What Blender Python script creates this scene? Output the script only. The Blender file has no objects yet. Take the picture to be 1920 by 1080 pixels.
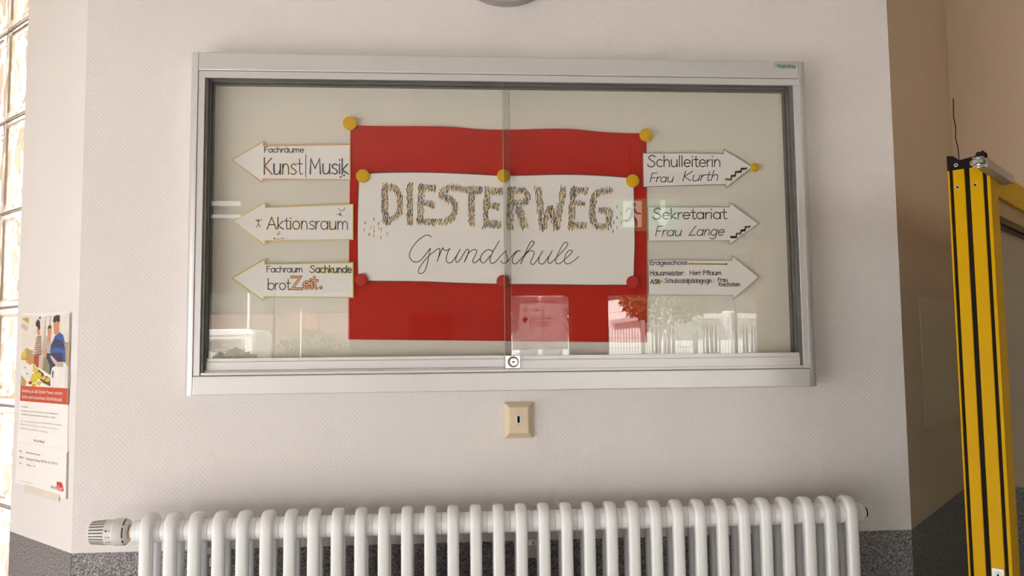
import bpy, math, random
from mathutils import Vector, Matrix, Quaternion
random.seed(7)
S = bpy.context.scene
COL = S.collection
PI = math.pi
R = math.radians

# ------------------------------------------------------------------ camera
FPX = 1500.0
PITCH, YAW, ROLL = R(4.336), R(4.183), R(-0.614)
CAM = Vector((0, -1.9, 1.65))
_f = Vector((math.sin(YAW), math.cos(YAW), 0)); _r = Vector((math.cos(YAW), -math.sin(YAW), 0)); _u = Vector((0, 0, 1))
FW = math.cos(PITCH) * _f + math.sin(PITCH) * _u
_u2 = -math.sin(PITCH) * _f + math.cos(PITCH) * _u
RT = math.cos(ROLL) * _r + math.sin(ROLL) * _u2
UP = -math.sin(ROLL) * _r + math.cos(ROLL) * _u2
cd = bpy.data.cameras.new('camera'); cam = bpy.data.objects.new('camera', cd); COL.objects.link(cam)
cd.sensor_width = 36; cd.lens = FPX / 1920 * 36; cd.clip_start = 0.02; cd.clip_end = 300
M = Matrix((RT, UP, -FW)).transposed().to_4x4(); M.translation = CAM
cam.matrix_world = M
S.camera = cam

# ------------------------------------------------------------------ light
S.view_settings.view_transform = 'Standard'; S.view_settings.look = 'None'
S.view_settings.exposure = 0.55; S.view_settings.gamma = 1; S.view_settings.use_curve_mapping = False
wd = bpy.data.worlds.new('sky'); S.world = wd; wd.use_nodes = True
bg = wd.node_tree.nodes['Background']; bg.inputs[0].default_value = (0.98, 0.975, 1.02, 1); bg.inputs[1].default_value = 2.7
sun = bpy.data.objects.new('sun', bpy.data.lights.new('sun', 'SUN')); COL.objects.link(sun)
sun.data.energy = 40; sun.data.angle = R(0.6); sun.data.color = (1, 0.97, 0.93)
sun.rotation_euler = Vector((-0.55, 0.45, 0.70)).to_track_quat('Z', 'Y').to_euler()
def portal(name, center, normal, w, h):
    l = bpy.data.lights.new(name, 'AREA'); l.shape = 'RECTANGLE'; l.size = w; l.size_y = h
    l.cycles.is_portal = True
    o = bpy.data.objects.new(name, l); COL.objects.link(o); o.location = center
    o.rotation_euler = Vector(normal).to_track_quat('-Z', 'Y').to_euler()
HX0, HX1, HY0, HCEIL = -2.6, 4.2, -6.05, 3.2          # hall limits
portal('daylight_side', (HX0 - 0.26, -2.25, 1.1), (1, 0, 0), 3.3, 2.15)
portal('daylight_entrance', (0.6, HY0 - 0.26, 1.15), (0, 1, 0), 5.4, 2.2)

# ------------------------------------------------------------------ helpers
def at(px, py, Y):
    d = FW + (px - 960) / FPX * RT - (py - 540) / FPX * UP
    return CAM + d * ((Y - CAM.y) / d.y)
def onpl(px, py, p0, n):
    d = FW + (px - 960) / FPX * RT - (py - 540) / FPX * UP
    return CAM + d * ((p0 - CAM).dot(n) / d.dot(n))
YG = -0.045                                            # plane of the showcase glass
def refl(px, py, dist):                                # the point outside that the showcase glass mirrors at that pixel
    p = at(px, py, YG + dist); p.y = 2 * YG - p.y; return p

def mat(name, col, rough=0.5, metal=0.0, spec=0.5, bump=None, var=None, emit=None, coat=0):
    m = bpy.data.materials.new(name); m.use_nodes = True
    nt = m.node_tree; b = nt.nodes['Principled BSDF']
    b.inputs['Base Color'].default_value = (*col, 1); b.inputs['Roughness'].default_value = rough
    b.inputs['Metallic'].default_value = metal; b.inputs['Specular IOR Level'].default_value = spec
    b.inputs['Coat Weight'].default_value = coat
    if emit:
        b.inputs['Emission Color'].default_value = (*emit[0], 1); b.inputs['Emission Strength'].default_value = emit[1]
    tc = nt.nodes.new('ShaderNodeTexCoord')
    if var:                                            # (scale, amount): gentle mottling
        n = nt.nodes.new('ShaderNodeTexNoise'); n.inputs['Scale'].default_value = var[0]; n.inputs['Detail'].default_value = 3
        nt.links.new(tc.outputs['Object'], n.inputs['Vector'])
        r = nt.nodes.new('ShaderNodeValToRGB'); a = var[1]
        r.color_ramp.elements[0].position = 0.3; r.color_ramp.elements[1].position = 0.7
        r.color_ramp.elements[0].color = (*[c * (1 - a) for c in col], 1); r.color_ramp.elements[1].color = (*[min(1, c * (1 + a)) for c in col], 1)
        nt.links.new(n.outputs['Fac'], r.inputs['Fac']); nt.links.new(r.outputs['Color'], b.inputs['Base Color'])
    if bump:                                           # (scale, strength, distance)
        n = nt.nodes.new('ShaderNodeTexNoise'); n.inputs['Scale'].default_value = bump[0]; n.inputs['Detail'].default_value = 2
        nt.links.new(tc.outputs['Object'], n.inputs['Vector'])
        k = nt.nodes.new('ShaderNodeBump'); k.inputs['Strength'].default_value = bump[1]; k.inputs['Distance'].default_value = bump[2]
        nt.links.new(n.outputs['Fac'], k.inputs['Height']); nt.links.new(k.outputs['Normal'], b.inputs['Normal'])
    return m

def wallpaper(name, col, A, B, dist, strength):
    """woven glass-fibre wallpaper: staggered raised dots in the wall's own x / z"""
    m = mat(name, col, 0.72, spec=0.3, var=(3.0, 0.02)); nt = m.node_tree; N = nt.nodes.new; L = nt.links.new
    b = nt.nodes['Principled BSDF']; tc = N('ShaderNodeTexCoord')
    nz = N('ShaderNodeTexNoise'); nz.inputs['Scale'].default_value = 90; nz.inputs['Detail'].default_value = 1
    L(tc.outputs['Object'], nz.inputs['Vector'])
    sc = N('ShaderNodeVectorMath'); sc.operation = 'SCALE'; sc.inputs['Scale'].default_value = 0.0030; L(nz.outputs['Color'], sc.inputs[0])
    ad = N('ShaderNodeVectorMath'); ad.operation = 'ADD'; L(tc.outputs['Object'], ad.inputs[0]); L(sc.outputs[0], ad.inputs[1])
    sp = N('ShaderNodeSeparateXYZ'); L(ad.outputs[0], sp.inputs[0])
    def s(sock, wl):
        k = N('ShaderNodeMath'); k.operation = 'MULTIPLY'; k.inputs[1].default_value = 2 * PI / wl; L(sock, k.inputs[0])
        q = N('ShaderNodeMath'); q.operation = 'SINE'; L(k.outputs[0], q.inputs[0]); return q.outputs[0]
    p = N('ShaderNodeMath'); p.operation = 'MULTIPLY'; L(s(sp.outputs['X'], A), p.inputs[0]); L(s(sp.outputs['Z'], B), p.inputs[1])
    mx = N('ShaderNodeMath'); mx.operation = 'MAXIMUM'; mx.inputs[1].default_value = -0.25; L(p.outputs[0], mx.inputs[0])
    fine = N('ShaderNodeTexNoise'); fine.inputs['Scale'].default_value = 260; fine.inputs['Detail'].default_value = 2; L(tc.outputs['Object'], fine.inputs['Vector'])
    fm = N('ShaderNodeMath'); fm.operation = 'MULTIPLY_ADD'; fm.inputs[1].default_value = 0.45; L(fine.outputs['Fac'], fm.inputs[0]); L(mx.outputs[0], fm.inputs[2])
    k = N('ShaderNodeBump'); k.inputs['Strength'].default_value = strength; k.inputs['Distance'].default_value = dist
    L(fm.outputs[0], k.inputs['Height']); L(k.outputs['Normal'], b.inputs['Normal'])
    return m

def speckle(name, c0, c1, c2, scale):
    m = mat(name, c1, 0.55, bump=(scale, 0.3, 0.001)); nt = m.node_tree; N = nt.nodes.new; L = nt.links.new
    tc = N('ShaderNodeTexCoord'); n = N('ShaderNodeTexNoise'); n.inputs['Scale'].default_value = scale; n.inputs['Detail'].default_value = 2; n.inputs['Roughness'].default_value = 0.7
    L(tc.outputs['Object'], n.inputs['Vector'])
    r = N('ShaderNodeValToRGB'); e = r.color_ramp.elements
    e[0].position = 0.36; e[0].color = (*c0, 1); e[1].position = 0.66; e[1].color = (*c2, 1)
    q = e.new(0.5); q.color = (*c1, 1)
    L(n.outputs['Fac'], r.inputs['Fac']); L(r.outputs['Color'], nt.nodes['Principled BSDF'].inputs['Base Color'])
    return m

def pane_glass(name, tint, rough=0.0, f0=0.042):
    """thin clear pane: transmits straight, mirrors by Schlick's law on both faces"""
    m = bpy.data.materials.new(name); m.use_nodes = True; nt = m.node_tree; nt.nodes.clear(); N = nt.nodes.new; L = nt.links.new
    g = N('ShaderNodeNewGeometry'); d = N('ShaderNodeVectorMath'); d.operation = 'DOT_PRODUCT'
    L(g.outputs['Normal'], d.inputs[0]); L(g.outputs['Incoming'], d.inputs[1])
    a = N('ShaderNodeMath'); a.operation = 'ABSOLUTE'; L(d.outputs['Value'], a.inputs[0])
    s = N('ShaderNodeMath'); s.operation = 'SUBTRACT'; s.inputs[0].default_value = 1; L(a.outputs[0], s.inputs[1])
    p = N('ShaderNodeMath'); p.operation = 'POWER'; p.inputs[1].default_value = 5; L(s.outputs[0], p.inputs[0])
    k = N('ShaderNodeMath'); k.operation = 'MULTIPLY_ADD'; k.inputs[1].default_value = 1 - f0; k.inputs[2].default_value = f0; L(p.outputs[0], k.inputs[0])
    t = N('ShaderNodeBsdfTransparent'); t.inputs[0].default_value = (*tint, 1)
    gl = N('ShaderNodeBsdfGlossy'); gl.inputs['Roughness'].default_value = rough
    mx = N('ShaderNodeMixShader'); L(k.outputs[0], mx.inputs[0]); L(t.outputs[0], mx.inputs[1]); L(gl.outputs[0], mx.inputs[2])
    o = N('ShaderNodeOutputMaterial'); L(mx.outputs[0], o.inputs[0])
    return m

class MB:
    def __init__(s): s.v = []; s.f = []; s.m = []; s.cur = 0
    def add(s, vs, fs, m=None):
        b = len(s.v); s.v += [Vector(v) for v in vs]; s.f += [[b + i for i in f] for f in fs]; s.m += [s.cur if m is None else m] * len(fs); return s
    def box(s, a, b, m=None):
        x0, y0, z0 = [min(a[i], b[i]) for i in range(3)]; x1, y1, z1 = [max(a[i], b[i]) for i in range(3)]
        return s.add([(x0,y0,z0),(x1,y0,z0),(x1,y1,z0),(x0,y1,z0),(x0,y0,z1),(x1,y0,z1),(x1,y1,z1),(x0,y1,z1)],
                     [(3,2,1,0),(4,5,6,7),(0,1,5,4),(1,2,6,5),(2,3,7,6),(3,0,4,7)], m)
    def prism(s, pts, off, m=None):                     # polygon (3-D points) extruded by a vector
        n = len(pts); off = Vector(off); q = [Vector(p) + off for p in pts]
        nrm = sum(((Vector(pts[i]) - Vector(pts[0])).cross(Vector(pts[(i + 1) % n]) - Vector(pts[0])) for i in range(n)), Vector())
        flip = nrm.dot(off) > 0
        fs = [list(range(n)), list(range(2 * n - 1, n - 1, -1))] + [(i, n + i, n + (i + 1) % n, (i + 1) % n) for i in range(n)]
        if flip: fs = [list(reversed(f)) for f in fs]
        return s.add(list(pts) + q, fs, m)
    def poly(s, pts, m=None): return s.add(pts, [list(range(len(pts)))], m)
    def sweep(s, path, prof, up=(1, 0, 0), closed=False, m=None):
        """prof: (a along 'up', b along the in-plane normal)"""
        n = len(path); k = len(prof); up = Vector(up); vs = []
        P = [Vector(p) for p in path]
        for i in range(n):
            t = (P[(i + 1) % n] - P[i - 1]) if closed else (P[min(i + 1, n - 1)] - P[max(i - 1, 0)])
            nn = t.normalized().cross(up).normalized()
            vs += [P[i] + up * a + nn * b for a, b in prof]
        fs = []
        for i in range(n if closed else n - 1):
            j = (i + 1) % n
            fs += [(i*k+q, i*k+(q+1)%k, j*k+(q+1)%k, j*k+q) for q in range(k)]
        if not closed: fs += [list(range(k - 1, -1, -1)), [(n-1)*k + q for q in range(k)]]
        return s.add(vs, fs, m)
    def lathe(s, prof, o, ax, n=24, m=None):             # prof: (distance along axis, radius)
        o = Vector(o); ax = Vector(ax).normalized(); e = ax.orthogonal().normalized(); g = ax.cross(e); vs = []; fs = []
        for d, r in prof:
            vs += [o + ax * d + (e * math.cos(2*PI*i/n) + g * math.sin(2*PI*i/n)) * r for i in range(n)]
        for j in range(len(prof) - 1):
            fs += [(j*n+i, j*n+(i+1)%n, (j+1)*n+(i+1)%n, (j+1)*n+i) for i in range(n)]
        fs += [list(range(n - 1, -1, -1)), [(len(prof)-1)*n + i for i in range(n)]]
        return s.add(vs, fs, m)
    def tube(s, a, b, r, n=10, m=None):
        a = Vector(a); b = Vector(b); return s.lathe([(0, r), ((b - a).length, r)], a, b - a, n, m)
    def text(s, body, p0, p1, h, up=(0, 0, 1), m=None, lift=(0, 0, 0), bold=0):
        """flat lettering whose baseline runs p0 -> p1 and whose capitals are h high"""
        c = bpy.data.curves.new('t', 'FONT'); c.body = body; c.resolution_u = 3; c.offset = bold
        o = bpy.data.objects.new('t', c); COL.objects.link(o)
        dg = bpy.context.evaluated_depsgraph_get(); me = bpy.data.meshes.new_from_object(o.evaluated_get(dg))
        vs = [v.co.copy() for v in me.vertices]; fs = [tuple(p.vertices) for p in me.polygons]
        bpy.data.objects.remove(o); bpy.data.curves.remove(c); bpy.data.meshes.remove(me)
        if not vs: return s
        x0 = min(v.x for v in vs); x1 = max(v.x for v in vs)
        p0 = Vector(p0); p1 = Vector(p1); d = (p1 - p0) / max(1e-6, x1 - x0); up = Vector(up).normalized() * (h / 0.69); lift = Vector(lift)
        return s.add([p0 + d * (v.x - x0) + up * v.y + lift for v in vs], fs, m)
    def ribbon(s, pts, w, Y, m=None):                    # flat stroke of pixel points on the plane y = Y, w in pixels
        q = [Vector(p) for p in pts]
        if len(q) < 2: return s
        d0 = (q[0] - q[1]).normalized(); d1 = (q[-1] - q[-2]).normalized()
        q[0] = q[0] + d0 * w * 0.4; q[-1] = q[-1] + d1 * w * 0.4
        vs = []
        for i, p in enumerate(q):
            a = (q[i] - q[i-1]).normalized() if i else None; b = (q[i+1] - q[i]).normalized() if i < len(q) - 1 else None
            t = ((a or b) + (b or a)); t = t.normalized() if t.length > 0.3 else (a or b)
            c = max(0.5, t.dot(a or b)); nrm = Vector((-t.y, t.x)) * (w / 2 / c)
            for sg in (1, -1): vs.append(at(p.x + nrm.x * sg, p.y + nrm.y * sg, Y))
        return s.add(vs, [(2*i, 2*i+1, 2*i+3, 2*i+2) for i in range(len(q) - 1)], m)

def props(o, label=None, cat=None, group=None, kind=None):
    if label: o['label'] = label
    if cat: o['category'] = cat
    if group: o['group'] = group
    if kind: o['kind'] = kind
    return o
MW = {}                                                 # world matrices of the objects built so far
def obj(name, mb, mats, parent=None, label=None, cat=None, group=None, kind=None, smooth=False, bevel=0, world=None, sub=0):
    if not isinstance(mats, (list, tuple)): mats = [mats]
    me = bpy.data.meshes.new(name)
    o = bpy.data.objects.new(name, me); COL.objects.link(o)
    if world is None:
        xs = [v.x for v in mb.v]; ys = [v.y for v in mb.v]; zs = [v.z for v in mb.v]
        world = Matrix.Translation(((min(xs)+max(xs))/2, (min(ys)+max(ys))/2, min(zs)))
        inv = world.inverted()
    else: inv = None                                    # vertices are already local
    me.from_pydata([(inv @ v) if inv else v for v in mb.v], [], mb.f); me.update()
    for m in mats: me.materials.append(m)
    for p, i in zip(me.polygons, mb.m): p.material_index = i; p.use_smooth = bool(smooth)
    if smooth and smooth is not True:
        me.set_sharp_from_angle(angle=R(smooth))
    MW[o.name] = world
    if parent:
        o.parent = parent; o.matrix_local = MW[parent.name].inverted() @ world
    else: o.matrix_world = world
    if bevel:
        b = o.modifiers.new('bevel', 'BEVEL'); b.width = bevel; b.segments = 2; b.limit_method = 'ANGLE'; b.angle_limit = R(40)
    if sub:
        b = o.modifiers.new('sub', 'SUBSURF'); b.levels = sub; b.render_levels = sub
    return props(o, label, cat, group, kind)
def thing(name, loc, label, cat, group=None, world=None, kind=None):
    o = bpy.data.objects.new(name, None); COL.objects.link(o); o.empty_display_size = 0.05
    w = world or Matrix.Translation(loc); o.matrix_world = w; MW[o.name] = w
    return props(o, label, cat, group, kind)
def frame_of(p0, ang):                                  # local frame: x along a wall, z up
    return Matrix.Translation(p0) @ Matrix.Rotation(ang, 4, 'Z')

def smooth_pts(pts, n=5):                               # Catmull-Rom
    out = []
    for i in range(len(pts) - 1):
        p0 = pts[max(i-1, 0)]; p1 = pts[i]; p2 = pts[i+1]; p3 = pts[min(i+2, len(pts)-1)]
        for k in range(n):
            t = k / n
            out.append(tuple(0.5 * (2*p1[j] + (p2[j]-p0[j])*t + (2*p0[j]-5*p1[j]+4*p2[j]-p3[j])*t*t + (3*p1[j]-p0[j]-3*p2[j]+p3[j])*t**3) for j in (0, 1)))
    out.append(tuple(pts[-1])); return out

# ------------------------------------------------------------------ materials
W_MAIN = wallpaper('wallpaper_dots', (0.785, 0.735, 0.725), 0.0112, 0.0116, 0.0011, 0.30)
W_SIDE = wallpaper('wallpaper_smooth', (0.775, 0.73, 0.725), 0.0116, 0.0118, 0.0006, 0.12)
W_RECESS = wallpaper('wallpaper_fine', (0.66, 0.50, 0.36), 0.0123, 0.0124, 0.0006, 0.28)  # brown includes warm light bounced off the yellow door, put into the colour
DADO = speckle('speckled_dado', (0.06, 0.054, 0.056), (0.22, 0.20, 0.205), (0.46, 0.43, 0.435), 270)
HALL = mat('hall_paint', (0.44, 0.38, 0.32), 0.8, var=(2, 0.03))
FLOOR = speckle('floor_stone', (0.15, 0.145, 0.14), (0.25, 0.24, 0.23), (0.36, 0.34, 0.32), 60)
CEIL = mat('ceiling_paint', (0.55, 0.49, 0.43), 0.9, var=(2, 0.02))
ALU = mat('satin_aluminium', (0.70, 0.68, 0.69), 0.42, 0.5, bump=(300, 0.05, 0.0003))
ALU_DARK = mat('shade_toned_aluminium', (0.16, 0.155, 0.15), 0.5, 0.4, var=(20, 0.1))  # dark tone stands in for the shade inside the case frame
CHROME = mat('bright_metal', (0.66, 0.66, 0.66), 0.22, 1.0, var=(30, 0.03))
STEEL = mat('grey_steel', (0.42, 0.40, 0.39), 0.4, 0.7, var=(30, 0.05))
BLACK = mat('black_rubber', (0.010, 0.007, 0.006), 0.7, spec=0.12, var=(30, 0.2))
BACKP = mat('display_panel', (0.735, 0.69, 0.62), 0.8, spec=0.2, bump=(500, 0.15, 0.0005), var=(6, 0.02))
GLASS = pane_glass('showcase_glass', (0.985, 0.985, 0.98))
WGLASS = pane_glass('window_glass', (0.96, 0.97, 0.96))
RED = mat('red_card', (0.48, 0.010, 0.005), 0.75, spec=0.12, var=(8, 0.06), bump=(400, 0.1, 0.0003))
PAPER = mat('white_paper', (0.86, 0.825, 0.805), 0.75, spec=0.2, var=(10, 0.015))
YEL = mat('yellow_plastic', (0.70, 0.41, 0.002), 0.5, spec=0.2, var=(40, 0.04))
REDP = mat('red_plastic', (0.47, 0.022, 0.014), 0.5, spec=0.2, var=(40, 0.04))
INK = mat('dark_ink', (0.035, 0.035, 0.042), 0.7, var=(80, 0.2))
C_ORANGE = mat('orange_pencil', (0.80, 0.42, 0.22), 0.8, var=(60, 0.1))
C_YEL = mat('yellow_pencil', (0.84, 0.64, 0.20), 0.8, var=(60, 0.1))
C_LIME = mat('lime_pencil', (0.58, 0.53, 0.10), 0.8, var=(60, 0.1))
C_BLUE = mat('blue_grey_pencil', (0.16, 0.24, 0.30), 0.8, var=(60, 0.1))
C_NAVY = mat('navy_ink', (0.07, 0.075, 0.13), 0.8, var=(60, 0.1))
C_SALMON = mat('salmon_pencil', (0.80, 0.38, 0.25), 0.8, var=(60, 0.1))
RADW = mat('radiator_enamel', (0.85, 0.85, 0.865), 0.22, spec=0.5, var=(5, 0.01))
PLAST = mat('white_plastic', (0.78, 0.75, 0.72), 0.35, var=(20, 0.01))
BEIGE = mat('beige_plastic', (0.72, 0.585, 0.41), 0.35, var=(20, 0.02))
DOORY = mat('yellow_lacquer', (0.56, 0.315, 0.0), 0.4, spec=0.06, var=(4, 0.03))
GREY = mat('grey_ink', (0.30, 0.27, 0.26), 0.8, var=(60, 0.1))
WHITE_OUT = mat('white_render', (0.85, 0.83, 0.80), 0.8, var=(1, 0.02))

# ------------------------------------------------------------------ the setting
P_L = Vector((-0.858, 0, 0)); A_L = R(180 - 43.5)        # left corner of the pier, splayed wall running back to the left
P_R = Vector((1.102, 0, 0)); A_R = R(47.2)
N_L = Vector((math.sin(R(43.5)), math.cos(R(43.5)), 0)); D_L = Vector((-math.cos(R(43.5)), math.sin(R(43.5)), 0))
D_R = Vector((math.cos(A_R), math.sin(A_R), 0)); N_R = Vector((math.sin(A_R), -math.cos(A_R), 0))
DZ = 1.203                                               # top edge of the speckled dado
LR = 0.80                                                # length of the return wall
C2 = P_R + D_R * LR
F_R = frame_of(C2, A_R - PI / 2)                          # right wall: from the inner corner towards the room
F_L = frame_of(P_L, A_L); F_RET = frame_of(P_R, A_R)
mb = MB(); mb.box((P_L.x, 0, DZ), (P_R.x, 0.3, HCEIL)); obj('wall_back', mb, W_MAIN, kind='structure', world=Matrix())
mb = MB(); mb.box((P_L.x, 0.001, 0), (P_R.x, 0.3, DZ)); obj('trim_1', mb, DADO, kind='structure', world=Matrix())
UW = 0.366                                               # where the glass-block window begins along the splayed wall
# local y points away from the room for the left wall when x runs back-left: room side is y > 0 there, so build to y < 0
def lwall(name, x0, x1, z0, z1, m, d=0.10): 
    b = MB(); b.box((x0, -d, z0), (x1, 0, z1)); return obj(name, b, m, kind='structure', world=F_L)
lwall('wall_left', 0, UW, DZ, HCEIL, W_SIDE); lwall('trim_2', 0, UW, 0, DZ, DADO)
UE = 2.0; UEND = (abs(HX0 - P_L.x)) / math.cos(R(43.5))
lwall('wall_left_end', UE, UEND, 0, HCEIL, HALL); 
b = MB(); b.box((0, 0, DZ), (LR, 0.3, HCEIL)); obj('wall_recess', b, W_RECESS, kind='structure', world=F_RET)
b = MB(); b.box((0, 0.001, 0), (LR, 0.3, DZ)); obj('trim_3', b, DADO, kind='structure', world=F_RET)
RWL = (HX1 - C2.x) / math.cos(A_R - PI / 2)
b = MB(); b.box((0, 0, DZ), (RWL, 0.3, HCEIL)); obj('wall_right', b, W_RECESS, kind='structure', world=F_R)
b = MB(); b.box((0, 0.001, 0), (RWL, 0.3, DZ)); obj('trim_4', b, DADO, kind='structure', world=F_R)
YLE = P_L.y + UEND * math.sin(R(43.5))
fl = MB(); fl.box((HX0 - 0.2, HY0 - 0.2, -0.1), (HX1 + 0.2, YLE + 0.3, 0)); obj('floor', fl, FLOOR, kind='structure', world=Matrix())
fl = MB(); fl.box((HX0 - 0.3, HY0 - 0.3, HCEIL), (HX1 + 0.3, YLE + 0.3, HCEIL + 0.15)); obj('ceiling', fl, CEIL, kind='structure', world=Matrix())
# hall side wall with the big glazed opening on the left
b = MB(); WY0, WY1, WZ0, WZ1 = -3.9, -0.6, 0.05, 2.12
b.box((HX0 - 0.2, HY0, 0), (HX0, WY0, HCEIL)); b.box((HX0 - 0.2, WY1, 0), (HX0, YLE + 0.1, HCEIL)); b.box((HX0 - 0.2, WY0, WZ1), (HX0, WY1, HCEIL))
obj('wall_side', b, HALL, kind='structure', world=Matrix())
w = thing('window_3', (HX0 - 0.1, (WY0 + WY1) / 2, WZ0), None, None, kind='structure')
b = MB()
for y in (WY0, (2*WY0 + WY1)/3, (WY0 + 2*WY1)/3, WY1): b.box((HX0 - 0.13, y - 0.03, WZ0), (HX0 - 0.07, y + 0.03, WZ1))
for z in (WZ0, WZ1): b.box((HX0 - 0.13, WY0, z - 0.03), (HX0 - 0.07, WY1, z + 0.03))
obj('frame', b, ALU, w)
b = MB(); b.box((HX0 - 0.103, WY0, WZ0), (HX0 - 0.097, WY1, WZ1)); obj('pane', b, WGLASS, w)
b = MB(); yr = C2.y - (HX1 - C2.x) * math.tan(PI/2 - A_R)
b.box((HX1, HY0, 0), (HX1 + 0.2, yr + 0.2, HCEIL)); obj('wall_far_right', b, mat('darkened_wall', (0.20, 0.14, 0.10), 0.6, var=(3, 0.1)), kind='structure', world=Matrix())  # unseen wall, coloured dark to cut the light from the right

# glass-block window, set back in the splayed wall
REC = 0.05
def block_glass():
    m = bpy.data.materials.new('pressed_glass'); m.use_nodes = True; nt = m.node_tree; N = nt.nodes.new; L = nt.links.new
    b_ = nt.nodes['Principled BSDF']; b_.inputs['Base Color'].default_value = (0.94, 0.89, 0.81, 1)
    b_.inputs['Transmission Weight'].default_value = 1; b_.inputs['Roughness'].default_value = 0.12; b_.inputs['IOR'].default_value = 1.42
    t = N('ShaderNodeBsdfTranslucent'); t.inputs[0].default_value = (0.74, 0.65, 0.53, 1)
    mx = N('ShaderNodeMixShader'); mx.inputs[0].default_value = 0.22
    L(b_.outputs[0], mx.inputs[1]); L(t.outputs[0], mx.inputs[2]); L(mx.outputs[0], nt.nodes['Material Output'].inputs[0])
    return m
BG = block_glass()
MORTAR = mat('mortar', (0.33, 0.29, 0.28), 0.9, var=(40, 0.1))
win = thing('window_1', None, None, None, world=F_L, kind='structure')
_pq = P_L + N_L * REC
_zu = onpl(27, 48, _pq, N_L).z; _zm = onpl(26, 575, _pq, N_L).z
PB = (_zu - _zm) / 3; JZ = _zm - 2 * PB; JU = (onpl(10, 180, _pq, N_L) - _pq).dot(D_L)
nb = 0
mort = MB()
us = [JU + (k - 1) * PB for k in range(0, 7)]
zs = [JZ + k * PB for k in range(-5, 8)]
g = 0.0035
for u in us: mort.box((u - g, -REC - 0.03, 0.0), (u + g, -REC - 0.004, HCEIL))
for z in zs: mort.box((UW - 0.14, -REC - 0.03, z - g), (UE, -REC - 0.004, z + g))
obj('mortar_joints', mort, MORTAR, win, world=F_L)
def wave_face(mbk, x0, x1, z0, z1, y, sgn, seed, n=30):
    rnd = random.Random(seed); ph = [rnd.uniform(0, 6.28) for _ in range(6)]
    vs = []; fs = []
    for j in range(n + 1):
        for i in range(n + 1):
            a = i / n; c = j / n; e = min(a, 1 - a, c, 1 - c)
            k = 0 if e < 0.08 else (1 if e < 0.12 else 2)
            h = 0.0
            if k == 2:
                h = 0.0032 * math.sin(15 * a + 2.4 * math.sin(6 * c + ph[0]) + ph[1]) + 0.0020 * math.sin(22 * a - 5 * c + 2 * math.sin(8 * c + ph[2]) + ph[3]) - 0.003
            elif k == 1: h = -0.004
            vs.append((x0 + (x1 - x0) * a, y + sgn * h, z0 + (z1 - z0) * c))
    m = n + 1
    for j in range(n):
        for i in range(n):
            q = (j*m+i, j*m+i+1, (j+1)*m+i+1, (j+1)*m+i); fs.append(q if sgn < 0 else q[::-1])
    return vs, fs
for iu in range(len(us) - 1):
    for iz in range(len(zs) - 1):
        x0, x1, z0, z1 = us[iu] + g, us[iu+1] - g, zs[iz] + g, zs[iz+1] - g
        if iu > 2 and nb > 0: pass
        b = MB(); vis = iu < 2 and 4 <= iz <= 10
        vs, fs = wave_face(b, x0, x1, z0, z1, -REC, 1, iu * 31 + iz, 34 if vis else 8); b.add(vs, fs)
        vs, fs = wave_face(b, x0, x1, z0, z1, -REC - 0.08, -1, iu * 17 + iz + 5, 34 if vis else 8); b.add(vs, fs)
        y0, y1 = -REC - 0.08, -REC
        b.add([(x0,y0,z0),(x1,y0,z0),(x1,y1,z0),(x0,y1,z0),(x0,y0,z1),(x1,y0,z1),(x1,y1,z1),(x0,y1,z1)], [(3,2,1,0),(4,5,6,7),(1,2,6,5),(3,0,4,7)])
        o = obj('glass_block', b, BG, win, world=F_L, smooth=25); nb += 1

# hall end wall behind the camera: entrance door and windows, seen mirrored in the showcase
def RW(px, py): return refl(px, py, 6.0)
op = []                                                  # x0, x1, z0, z1
op.append((-2.5, RW(655, 600).x, 0.1, 2.232)); op.append((RW(957, 551).x, RW(1071, 551).x, 0.0, 2.188)); op.append((RW(1140, 550).x, RW(1447, 550).x, 0.1, 2.186))
c0 = RW(300, 363); c1 = RW(449, 424); op2 = (-2.5, c1.x, c1.z, c0.z)
b = MB(); xs = [HX0] + [v for o_ in op for v in o_[:2]] + [HX1]
yb0, yb1 = HY0 - 0.22, HY0
for i in range(0, len(xs), 2): b.box((xs[i], yb0, 0), (xs[i+1], yb1, 2.25 if i == 0 else HCEIL))
for x0, x1, z0, z1 in op:
    if z0 > 0: b.box((x0, yb0, 0), (x1, yb1, z0))
b.box((op[0][0], yb0, op[0][3]), (op[0][1], yb1, op2[2])); b.box((op[0][0], yb0, op2[3]), (op[0][1], yb1, HCEIL)); b.box((op2[1], yb0, op2[2]), (op[0][1], yb1, op2[3]))
b.box((HX0, yb0, 2.25), (op[0][0], yb1, HCEIL))
for x0, x1, z0, z1 in op[1:]: b.box((x0, yb0, z1), (x1, yb1, HCEIL))
obj('wall_front', b, HALL, kind='structure', world=Matrix())
FRW = mat('white_frame', (0.25, 0.24, 0.225), 0.5, var=(10, 0.02))
for nm, (x0, x1, z0, z1), mull in (('window_4', op[0], [0.5]), ('door_2', op[1], []), ('window_5', op[2], [0.795])):
    w = thing(nm, ((x0 + x1) / 2, HY0 - 0.1, z0), None, None, kind='structure'); b = MB(); t = 0.012
    ya, yb = HY0 - 0.13, HY0 - 0.09
    b.box((x0, ya, z0), (x0 + t, yb, z1)); b.box((x1 - t, ya, z0), (x1, yb, z1)); b.box((x0, ya, z1 - t), (x1, yb, z1)); b.box((x0, ya, z0), (x1, yb, z0 + 0.05))
    for f_ in mull: xm = x0 + (x1 - x0) * f_; b.box((xm - 0.01, ya, z0), (xm + 0.01, yb, z1))
    obj('frame', b, FRW, w)
    b = MB(); b.box((x0, HY0 - 0.113, z0), (x1, HY0 - 0.107, z1)); obj('pane', b, WGLASS, w)
w = thing('window_6', ((op2[0] + op2[1]) / 2, HY0 - 0.1, op2[2]), None, None, kind='structure'); b = MB()
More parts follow.
